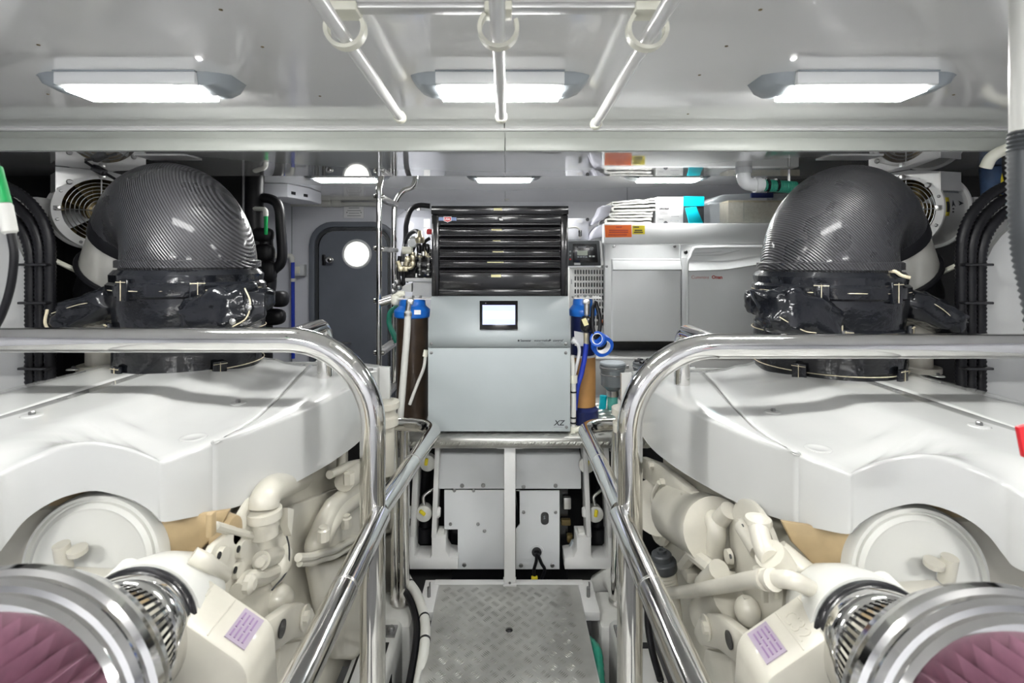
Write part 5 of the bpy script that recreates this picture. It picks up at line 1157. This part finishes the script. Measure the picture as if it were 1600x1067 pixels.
# shelf below the generator and strainers in front of it
sf = thing('generator_shelf', 'white shelf panel below the generator behind the grey strainers', 'shelf', P(1000, 640, 3.25))
MB().span(P(930, 617, 3.28), (1.9, 3.34, P(0, 561, 3.28).z)).build('front_panel', 'white_paint', sf, bevel=0.004)
MB().span(P(930, 562, 3.26), (1.9, 3.6, P(0, 558.5, 3.28).z)).build('top', 'white_paint', sf, bevel=0.003)
MB().span((0.5, 3.55, 0.86), (1.9, 3.59, 0.965)).build('gap_shadow', 'black', sf)  # black strip standing in for the shadow below the generator
for px, lab, lid, py in ((957, 'grey water strainer with clear lid and green hose behind the handrail', 'grey', 568), (1009, 'grey water strainer with dark lid beside end of engine cover', 'dark_grey', 568)):
    Y_ = 2.78; s_ = thing('water_strainer', lab, 'strainer', P(px, 610, Y_), 'grey water strainers')
    c_ = P(px, py, Y_); o = (c_.x, Y_, 0)
    MB().lathe([(0.03, c_.z - 0.145), (0.045, c_.z - 0.13), (0.062, c_.z - 0.115), (0.064, c_.z - 0.03), (0.069, c_.z - 0.028), (0.069, c_.z - 0.004), (0.05, c_.z)], o, (0, 0, 1), 32).build('bowl', 'strainer', s_)
    MB().lathe([(0.066, c_.z - 0.004), (0.070, c_.z), (0.066, c_.z + 0.008), (0.03, c_.z + 0.013), (0.001, c_.z + 0.014)], o, (0, 0, 1), 32).build('lid', lid, s_)
    for z_ in (-0.016, -0.055): MB().ring((c_.x, Y_, c_.z + z_), (0, 0, 1), 0.0695 if z_ > -0.03 else 0.065, 0.003, 32, 6).build('band', 'bolt', s_)
    MB().box((c_.x + 0.078, Y_, c_.z - 0.015), (0.02, 0.03, 0.02)).build('clip', 'bolt', s_, bevel=0.004)
    if px < 1000:
        MB().cyl((c_.x, Y_, c_.z - 0.145), (c_.x, Y_, c_.z - 0.175), 0.034, 20).build('hose_clamp', 'steel', s_)
        MB().tube([(c_.x + 0.0, Y_, c_.z - 0.165 - 0.005 * k) for k in range(34)], [0.026 + 0.003 * (k % 2) for k in range(34)], 16).build('hose', 'teal_hose', s_, angle=80)
        MB().tube([(c_.x - 0.045, Y_ + 0.02, c_.z - 0.18), (c_.x - 0.06, Y_ + 0.02, c_.z - 0.36)], 0.02, 12).build('blue_hose', 'teal', s_)
    else:
        for k in range(6): MB().box((c_.x + 0.045 * math.cos(k), Y_ + 0.045 * math.sin(k), c_.z + 0.014), (0.03, 0.02, 0.014), Matrix.Rotation(k, 3, 'Z')).build('lid_lug', 'black', s_, bevel=0.004)

# ------------------------------------------------------------------ ladder in front of the door
ld = thing('ladder', 'polished steel ladder to the ceiling hatch beside the grey door', 'ladder', (-0.69, 2.96, 0.0))
y1, y2_ = 2.80, 3.18; lx = -0.692
MB().tube(arc([(lx, y1, 0.70), (lx, y1, 1.89), (lx + 0.02, y1 + 0.06, 2.05)], 0.06), 0.016, 14).build('rail', 'chrome', ld)
MB().tube(smooth_path([(lx, y2_, 0.70), (lx, y2_, 1.2), (lx, y2_, 1.78), (lx + 0.015, y2_, 1.86), (lx + 0.06, y2_, 1.925), (lx + 0.12, y2_, 1.955), (lx + 0.14, y2_, 2.05)]), 0.017, 14).build('rail', 'chrome', ld)
for z_ in (1.84, 1.555, 1.27, 0.985, 0.72):
    MB().box((lx, (y1 + y2_) / 2, z_), (0.055, y2_ - y1, 0.026)).build('tread', 'steel', ld, bevel=0.006)
    for s in (-1, 1): MB().lathe([(0.012, 0), (0.011, 0.012), (0.002, 0.016)], (lx + s * 0.016, y1, z_ + 0.004), (s, 0, 0), 12).build('end_stud', 'chrome', ld)

# ------------------------------------------------------------------ heater tank, pump group left of the tool chest
hk = thing('water_heater', 'white rounded water heater behind the pump left of tool chest', 'tank', (-0.62, 4.1, 0.6))
MB().lathe([(0.001, 0.6), (0.20, 0.6), (0.215, 0.62), (0.215, 1.72), (0.19, 1.82), (0.12, 1.88), (0.001, 1.89)], (P(650, 0, 4.0).x, 4.1, 0), (0, 0, 1), 40).build('tank', 'tank', hk)
MB().lathe([(0.02, 1.88), (0.02, 1.93)], (P(650, 0, 4.0).x, 4.1, 0), (0, 0, 1), 14).build('cap', 'steel', hk)
MB().span(P(662, 356, 3.5), P(671, 342, 3.5) + Vector((0, 0.03, 0))).build('gauge_plate', 'label_white', hk, bevel=0.003)
col = thing('white_column', 'narrow white vent column between ladder and heater', 'column', P(626, 500, 4.3))
MB().span(P(619, 640, 4.3), P(633, 326, 4.3) + Vector((0, 0.06, 0))).build('column', 'tank', col, bevel=0.01)
vp = thing('vent_hose', 'black hose arching over the heater left of tool chest', 'hose', P(632, 440, 3.3))
MB().tube(smooth_path([P(672, 322, 3.3), P(655, 321, 3.3), P(642, 328, 3.3), P(635, 350, 3.3), P(634, 375, 3.3), P(630, 400, 3.25), P(628, 430, 3.2)]), 0.017, 12).build('tube', 'black_rubber', vp)
MB().tube(smooth_path([P(634, 378, 3.25), P(640, 366, 3.1), P(650, 361, 3.0), P(656, 366, 2.95)]), 0.013, 10).build('branch', 'black_rubber', vp)
pg = thing('pump_group', 'pressure pump with brass fittings and gauges on white bracket left of tool chest', 'pump', P(650, 446, 2.85))
Yp = 2.85
MB().span(P(633, 440, Yp), P(676, 434.5, Yp) + Vector((0, 0.25, 0))).build('shelf', 'white_paint', pg, bevel=0.002)
MB().span(P(645, 463, Yp + 0.02), P(676, 440, Yp + 0.02) + Vector((0, 0.2, 0))).build('bracket', 'white_paint', pg)
MB().prism_dir([P(618, 455.5, Yp), P(633, 445, Yp), P(643, 443, Yp), P(643, 456, Yp)], (0, 0.14, 0)).build('gusset', 'white_paint', pg)
for px, py, d, m_ in ((660, 418, (0.09, 0.06, 0.06), 'black'), (668, 425, (0.07, 0.08, 0.04), 'black'), (646, 424, (0.05, 0.05, 0.05), 'black')):
    MB().ball(P(px, py, Yp + 0.08), d, 0.6).build('pump_head', m_, pg)
for px in (656, 669):
    MB().tube([P(px, 430, Yp), P(px, 398, Yp)], 0.006, 8).build('rod', 'steel', pg)
    MB().lathe([(0.010, 0), (0.016, 0.02), (0.016, 0.045), (0.009, 0.055)], P(px - 1, 396, Yp), (0, 0, 1), 14).build('knob', 'black', pg)
    MB().cyl(P(px, 400, Yp), P(px, 402, Yp), 0.013).build('nut', 'brass', pg)
    for dy in (412, 420, 428): MB().cyl(P(px, dy, Yp), P(px, dy + 2, Yp), 0.010, 10).build('nut', 'steel', pg)
MB().lathe([(0.02, 0), (0.026, 0.01), (0.026, 0.03), (0.016, 0.04), (0.010, 0.07)], P(656, 380, Yp), (0, 0, 1), 14).build('valve', 'brass', pg)
MB().cyl(P(667, 384, Yp), P(666, 400, Yp), 0.012).build('riser_pipe', 'brass', pg)
MB().lathe([(0.026, 0.02), (0.028, 0.0), (0.022, -0.008), (0.001, -0.009)], P(644.5, 379, Yp), (0, 1, 0), 24).build('gauge', 'light_grey', pg)
MB().tube(arc([P(641, 381, Yp), P(640, 370, Yp), P(649, 370, Yp), P(651, 378, Yp)], 0.02), 0.004, 8).build('gauge_loop', 'steel', pg)
MB().cyl(P(629, 391, Yp), P(644, 391, Yp), 0.020, 16).build('union', 'ivory', pg)
MB().tube(arc([P(645, 394, Yp), P(645.5, 418, Yp), P(625, 420, Yp), P(621, 408, Yp)], 0.02, 4), 0.012, 12).build('pipework', 'brass', pg)
MB().tube([P(635, 415, Yp), P(638, 400, Yp)], 0.014, 12).build('pipework', 'brass', pg)
for px, py in ((645, 402), (645, 412), (634, 420), (626, 420), (637, 406)): MB().ball(P(px, py, Yp), (0.016, 0.016, 0.016), 0.6, 10, 6).build('nut', 'brass', pg)
for pts, r_ in (([(652, 372), (647, 385), (640, 402), (632, 425), (630, 450)], 0.012), ([(660, 432), (650, 428), (640, 431), (634, 440)], 0.014), ([(672, 372), (664, 378), (661, 392), (662, 420)], 0.010), ([(625, 400), (622, 425), (624, 445), (620, 470)], 0.012)):
    MB().tube(smooth_path([P(a, b_, Yp + 0.05) for a, b_ in pts]), r_, 10).build('hose', 'black_rubber', pg)
for px, py, d in ((652, 410, (0.03, 0.03, 0.05)), (664, 408, (0.025, 0.03, 0.05)), (672, 405, (0.02, 0.03, 0.06)), (640, 428, (0.03, 0.03, 0.03))): MB().ball(P(px, py, Yp + 0.09), d, 0.6, 12, 8).build('motor', 'black', pg)
for px, py in ((650, 398), (662, 396), (672, 392), (629, 412), (641, 414), (651, 430), (664, 432)): MB().cyl(P(px, py + 3, Yp + 0.02), P(px, py - 3, Yp + 0.02), 0.011, 10).build('fitting', 'steel', pg)
MB().box(P(671, 362, Yp + 0.05), (0.03, 0.03, 0.03)).build('red_cap', 'red', pg, bevel=0.006)
for px, py in ((617, 447), (621, 441), (624, 449), (616, 456)): MB().ball(P(px, py, Yp), (0.016, 0.02, 0.016), 0.7, 10, 6).build('fitting', 'bolt', pg)
fc = thing('filter_coupling', 'pale coupling and chrome pipe above the left blue filter', 'pipe', P(619, 468, 2.6))
MB().tube([P(594, 474, 2.62), P(614, 468, 2.62)], 0.018, 12).build('pipe', 'steel', fc)
MB().ball(P(619, 468, 2.62), (0.026, 0.03, 0.03), 0.7).build('coupling', 'ivory', fc)
MB().tube(arc([P(619, 466, 2.62), P(622, 459, 2.62), P(632, 459, 2.62)], 0.02), 0.015, 10).build('elbow', 'ivory', fc)
dg = thing('green_loop_hose', 'dark green hose curving beside the left water filter', 'hose', P(612, 500, 2.75))
MB().tube(smooth_path([P(622, 478, 2.75), P(610, 488, 2.75), P(608, 505, 2.75), P(614, 520, 2.75), P(620, 535, 2.75)]), 0.014, 10).build('tube', 'green_hose', dg)

# ------------------------------------------------------------------ things on the back wall and ceiling
cm = thing('dome_camera', 'small white bullet camera on the wall above the tool chest', 'camera', P(792, 312, 4.6))
MB().lathe([(0.03, 0.0), (0.036, 0.02), (0.036, 0.10), (0.030, 0.115)], P(792, 308, 4.82), (0, -1, -0.1), 18).build('body', 'white_plastic', cm)
MB().lathe([(0.022, 0.114), (0.018, 0.12), (0.001, 0.124)], P(792, 308, 4.82), (0, -1, -0.1), 18).build('lens', 'black_gloss', cm)
MB().cyl(P(792, 300, 4.86), P(792, 306, 4.80), 0.018).build('arm', 'white_plastic', cm)
cbx = thing('ceiling_box', 'white slotted box fixed under the ceiling near the door', 'box', P(445, 300, 3.8))
MB().prism_dir([Vector((P(410, 0, 3.7).x, 3.70, 1.95)), Vector((P(449, 0, 3.7).x, 3.70, 1.95)), Vector((P(484, 0, 3.95).x, 3.95, 1.95)), Vector((P(484, 0, 3.95).x, 4.2, 1.95)), Vector((P(410, 0, 3.7).x, 4.2, 1.95))], (0, 0, 0.098)).build('casing', 'wall', cbx, bevel=0.006)
for f in (0.25, 0.80):
    a = Vector((P(449, 0, 3.7).x, 3.70, 1.985)); b_ = Vector((P(484, 0, 3.95).x, 3.95, 1.985)); p = a.lerp(b_, f)
    MB().box(p + Vector((0.001, -0.001, 0)), (0.045, 0.006, 0.022), Matrix.Rotation(math.atan2(b_.y - a.y, b_.x - a.x), 3, 'Z')).build('slot', 'black', cbx)
lp = thing('lagged_pipes', 'bundle of black foam lagged pipes behind the left riser', 'pipe', P(412, 520, 3.1))
for pts, r_ in (([(398, 265), (398, 350), (404, 400), (408, 450), (410, 520), (410, 880)], 0.055), ([(414, 360), (416, 400), (420, 440), (414, 480), (414, 520), (414, 880)], 0.045)):
    MB().tube(smooth_path([P(a, b_, 3.1) for a, b_ in pts]), r_, 14).build('pipe', 'black_rubber', lp)
for px, py, d in ((411, 367, (0.06, 0.05, 0.045)), (412, 395, (0.062, 0.055, 0.055)), (417, 425, (0.055, 0.05, 0.07)), (437, 467, (0.05, 0.05, 0.05)), (425, 495, (0.08, 0.05, 0.05))):
    MB().ball(P(px, py, 3.08), d, 0.7).build('elbow_lagging', 'black_rubber', lp)
MB().tube(smooth_path([P(402, 308, 3.1), P(425, 312, 3.1), P(436, 325, 3.1), P(439, 360, 3.1), P(441, 395, 3.1), P(438, 412, 3.1), P(426, 424, 3.1), P(418, 445, 3.1)]), 0.030, 14).build('pipe', 'black_rubber', lp)
gp_ = thing('green_pipe', 'thin green pipe with white elbow beside the black lagged pipes', 'pipe', P(415, 358, 3.02))
MB().cyl(P(415.5, 337, 3.0), P(415.5, 366, 3.03), 0.010, 12).build('tube', 'green', gp_)
MB().tube(arc([P(398, 326, 3.06), P(415, 327, 3.0), P(415.5, 338, 3.0)], 0.02), 0.014, 10).build('elbow', 'white_plastic', gp_)
bp = thing('blue_pipe', 'vertical blue water pipe with white fittings on back wall', 'pipe', P(458, 530, 4.8))
MB().tube([P(457.5, 408, 4.8), P(458, 560, 4.8)], 0.017, 12).build('tube', 'pipe_blue', bp)
MB().tube(arc([P(430, 399.5, 4.8), P(456, 399.5, 4.8), P(457, 410, 4.8)], 0.03), 0.024, 12).build('elbow', 'white_plastic', bp)
MB().cyl(P(436, 399.5, 4.79), P(446, 399.5, 4.79), 0.027, 12).build('band', 'pipe_blue', bp)
MB().cyl(P(458, 435, 4.8), P(458, 440, 4.8), 0.024, 12).build('coupling', 'white_plastic', bp)
sb = thing('light_switch', 'small grey square light switch on wall left of the door', 'switch', P(468, 422, 4.85))
MB().box(P(468, 422, 4.85), (0.115, 0.07, 0.11)).build('box', 'light_grey', sb, bevel=0.008)
MB().box(P(464, 422, 4.81), (0.05, 0.012, 0.065)).build('rocker', 'ivory', sb, bevel=0.003)

# ------------------------------------------------------------------ extractor fans in the side bays
def fan(center, nrm, r, label, side, D=0.20):
    c = Vector(center); n_ = Vector(nrm).normalized()
    t = thing('extractor_fan', label, 'fan', c + Vector((0, 0, -r)))
    MB().lathe([(r * 0.99, 0.0), (r * 0.99, -D), (r * 0.90, -D), (r * 0.90, 0.0)], c, n_, 56, caps=False).build('casing', 'aluminium', t)
    MB().lathe([(r * 0.88, -0.004), (r * 1.09, -0.004), (r * 1.09, 0.006), (r * 0.88, 0.006), (r * 0.88, -0.004)], c, n_, 64, caps=False).build('flange', 'white_paint', t)
    MB().lathe([(r * 1.07, -D), (r * 1.07, -D + 0.01), (r * 0.9, -D + 0.01)], c, n_, 56, caps=False).build('rear_flange', 'white_paint', t)
    MB().lathe([(r * 0.885, -0.002), (r * 0.885, -D + 0.005), (r * 0.001, -D + 0.005)], c, n_, 48, caps=False).build('liner', 'brass_brown', t)
    a, u, v = frame(n_)
    MB().lathe([(0.05, -0.20), (0.055, -0.10), (0.045, -0.075), (0.001, -0.07)], c, n_, 24).build('hub', 'brass_brown', t)
    for k in range(6):
        an = 2 * math.pi * k / 6 + 0.35
        rows = []
        for f in (0.22, 0.5, 0.86):
            rd = u * math.cos(an) + v * math.sin(an); tg = n_.cross(rd)
            rows.append([c + rd * r * f + tg * w_ * r * (0.12 + 0.20 * f) + n_ * (-0.13 + 0.05 * w_) for w_ in (-1, -0.3, 0.4, 1)])
        MB().grid(rows).build('blade', 'brass_brown' if k % 3 else 'light_grey', t, solid=0.004)
    for q in range(1, 9): MB().ring(c + n_ * -0.012, n_, r * 0.88 * q / 9, 0.0022, 40, 6).build('guard_ring', 'bolt', t)
    for k in range(4):
        an = math.pi / 4 + k * math.pi / 2 + 0.78; rd = u * math.cos(an) + v * math.sin(an)
        MB().tube([c + n_ * -0.012, c + rd * r * 0.9 + n_ * -0.012], 0.003, 6).build('guard_spoke', 'bolt', t)
        MB().box(c + rd * r * 0.96 + n_ * 0.008, (0.022, 0.022, 0.022)).build('guard_clip', 'steel', t, bevel=0.003)
    for k in range(8):
        an = k * math.pi / 4 + 0.3; rd = u * math.cos(an) + v * math.sin(an)
        bolts(t, [c + rd * r * 1.0 + n_ * 0.006], n_, 0.007, 0.006)
    # sheet metal hanger up to the ceiling
    s_ = Vector((0, 0, 1)).cross(n_).normalized()
    q = [c + s_ * (r * 1.0) + Vector((0, 0, r * 0.45)), c + s_ * (r * 1.0) + Vector((0, 0, r * 0.95)), c + s_ * (r * 0.2) + Vector((0, 0, SOF - c.z - 0.002)), c - s_ * (r * 1.0) + Vector((0, 0, SOF - c.z - 0.002)), c - s_ * (r * 1.0) + Vector((0, 0, r * 0.5)), c - s_ * r * 0.62 + Vector((0, 0, r * 0.80)), c + Vector((0, 0, r * 1.02)), c + s_ * r * 0.62 + Vector((0, 0, r * 0.80))]
    MB().prism_dir([p + n_ * 0.010 for p in q], n_ * 0.004).build('hanger', 'aluminium', t)
    q2 = [c + s_ * (r * 1.0) + Vector((0, 0, r * 0.45)), c + s_ * (r * 1.0) + Vector((0, 0, r * 0.95)), c + s_ * (r * 1.0) + Vector((0, 0, r * 0.95)) - n_ * 0.12, c + s_ * (r * 1.0) + Vector((0, 0, r * 0.45)) - n_ * 0.12]
    MB().prism_dir([p + n_ * 0.012 for p in q2], s_ * 0.004).build('hanger_return', 'aluminium', t)
    q3 = [p - s_ * (2.0 * r) for p in q2]
    MB().prism_dir([p + n_ * 0.012 for p in q3], s_ * 0.004).build('hanger_return', 'aluminium', t)
    for f, g in ((0.72, 0.62), (-0.72, 0.72)): bolts(t, [c + s_ * r * f + Vector((0, 0, r * g)) + n_ * 0.014], n_, 0.012, 0.01)
    return t, c, n_, r, u, v, s_
fL = fan((-1.90, 2.41, 1.728), (0.76, -0.65, 0.0), 0.168, 'round extractor fan with wire guard behind the left riser', 'left')
fR = fan((1.875, 2.41, 1.728), (-0.97, -0.25, 0.0), 0.166, 'round extractor fan with yellow sticker behind the right riser', 'right', 0.17)
# cable with plug draped over left fan
MB().tube(smooth_path([P(134, 253, 2.16), P(143, 259, 2.2), P(152, 263, 2.22), P(165, 271, 2.26), P(182, 281, 2.3)]), 0.006, 8).build('cable', 'black_rubber', fL[0])
MB().box(P(155, 266, 2.22), (0.055, 0.03, 0.03), Matrix.Rotation(0.5, 3, 'Y')).build('plug', 'black', fL[0], bevel=0.006)
# sticker, arrows and marks on the right fan casing
t, c, n_, r, u, v, s_ = fR
def on_case(ang, back, h=0.001):                      # point on the casing surface
    rd = s_ * math.cos(ang) + Vector((0, 0, 1)) * math.sin(ang); return c + rd * (r * 0.99 + h) - n_ * back
sg_ = -1 if on_case(0, 0).y > c.y else 1              # the side of the casing that faces the room
A0 = 0.0 if sg_ > 0 else math.pi
def patch(a0, a1, b0, b1, h, name, m_):
    rows = [[on_case(A0 + (a0 + (a1 - a0) * k / 4) * sg_, b0, h) for k in range(5)], [on_case(A0 + (a0 + (a1 - a0) * k / 4) * sg_, b1, h) for k in range(5)]]
    return MB().grid(rows).build(name, m_, t, solid=0.0006)
patch(-0.22, 0.28, 0.012, 0.048, 0.0015, 'sticker', 'yellow'); patch(-0.12, 0.16, 0.028, 0.045, 0.0022, 'sticker_print', 'ink')
def tri(pts, m_='ink'): MB().add([on_case(A0 + a * sg_, b_, 0.003) for a, b_ in pts], [tuple(range(len(pts)))]).build('arrow_mark', m_, t)
tri([(0.22, 0.068), (0.02, 0.080), (0.07, 0.069), (0.02, 0.058)]); tri([(0.13, 0.130), (0.20, 0.098), (0.13, 0.107), (0.06, 0.098)])
for a in (-0.05, -0.13): patch(a, a + 0.04, 0.062, 0.072, 0.002, 'print_mark', 'ink')
for a in (0.42, 0.50, 0.58): patch(a, a + 0.03, 0.03, 0.12, 0.002, 'print_line', 'grey_ink')

# ------------------------------------------------------------------ corrugated conduits over the side lockers
for sx, side in ((-1, 'left'), (1, 'right')):
    t = thing('conduit_bundle', 'bundle of black corrugated conduits over shoulder of white locker, %s wall' % side, 'conduit', (sx * 1.74, 1.9, 1.0))
    for k in range(3):
        off = k * 0.036; x_ = 1.69 + off; zt_ = 1.70 - off
        path = arc([(sx * x_, 1.90, 0.6), (sx * x_, 1.90, zt_ + 0.07), (sx * 2.35, 1.90, zt_ + 0.12)], 0.26 - off * 0.5, 10)
        d = []
        for a, b_ in zip(path, path[1:]):
            nseg = max(1, int((b_ - a).length / 0.0075))
            d += [a.lerp(b_, i / nseg) for i in range(nseg)]
        MB().tube(d, [0.0165 + 0.0032 * (i % 2) for i in range(len(d))], 10).build('conduit', 'black_rubber', t, angle=80)
    for z_ in (1.10, 1.34, 1.48): MB().box((sx * 1.728, 1.888, z_), (0.106, 0.046, 0.010)).build('cable_tie', 'black', t, bevel=0.003)
# blue and yellow wrapped cable above right locker, pale pipe
bc = thing('wrapped_cable', 'blue wrapped cable with yellow wire above right locker', 'cable', P(1548, 305, 2.3))
MB().tube([P(1547, 262, 2.3), P(1550, 306, 2.3)], 0.038, 16).build('sleeve', 'navy', bc); bc.children[0].data.materials[0] = mat('denim', (0.06, 0.11, 0.22), 0.6, nscale=30, nvar=0.2)
MB().tube(smooth_path([P(1560, 268, 2.28), P(1564, 285, 2.27), P(1562, 305, 2.28)]), 0.010, 10).build('wire', 'yellow', bc)
pp_ = tag(MB().tube(smooth_path([P(1540, 262, 1.95), P(1550, 245, 1.93), P(1575, 232, 1.90), P(1620, 220, 1.85)]), 0.020, 14).build('ivory_pipe', 'ivory'), 'ivory pipe bending under the ceiling at far right', 'pipe')

# ------------------------------------------------------------------ things hanging close to the camera at the frame edges
cl = thing('hanging_cable', 'black cable with white plug and green sleeve at left edge', 'cable', P(-20, 500, 0.9))
MB().tube([P(-8, 262, 0.9), P(7, 318, 0.9)], 0.0105, 14).build('sleeve', 'green', cl)
MB().lathe([(0.010, -0.002), (0.0115, 0.002), (0.0115, 0.048), (0.008, 0.052)], P(7, 320, 0.9), P(16, 365, 0.9) - P(7, 320, 0.9), 16).build('plug', 'white_plastic', cl)
MB().tube(smooth_path([P(17, 364, 0.9), P(22, 400, 0.9), P(16, 450, 0.9), P(1, 495, 0.9), P(-25, 540, 0.9)]), 0.0065, 12).build('cable', 'black_rubber', cl)
MB().tube([P(-8, 264, 0.9), P(-60, 20, 0.9)], 0.008, 12).build('upper_cable', 'black_rubber', cl)
hh = thing('hanging_hose', 'grey corrugated hose below white pipe at right edge', 'hose', P(1595, 420, 0.8))
MB().cyl(P(1603, 212, 0.8), (P(1603, 0, 0.8).x, 0.8, FC), 0.020, 20).build('pipe', 'white_plastic', hh)
hp = smooth_path([P(1602, 205, 0.8), P(1600, 260, 0.8), P(1602, 330, 0.8), P(1609, 400, 0.8), P(1625, 480, 0.8), P(1640, 600, 0.8)], 16)
MB().tube(hp, [0.019 + 0.003 * (k % 2) for k in range(len(hp))], 14).build('hose', 'dark_grey', hh, angle=80)
rt = thing('red_tag', 'red tag showing at right edge above the engine cover', 'tag', P(1605, 700, 0.8))
MB().prism_dir([P(1592, 668, 0.8), P(1640, 655, 0.8), P(1645, 705, 0.8), P(1601, 716, 0.8)], (0, 0.008, 0)).build('tag', 'red', rt, bevel=0.002)
MB().tube([P(1625, 660, 0.804), P(1640, 600, 0.803)], 0.003, 8).build('cord', 'black_rubber', rt)
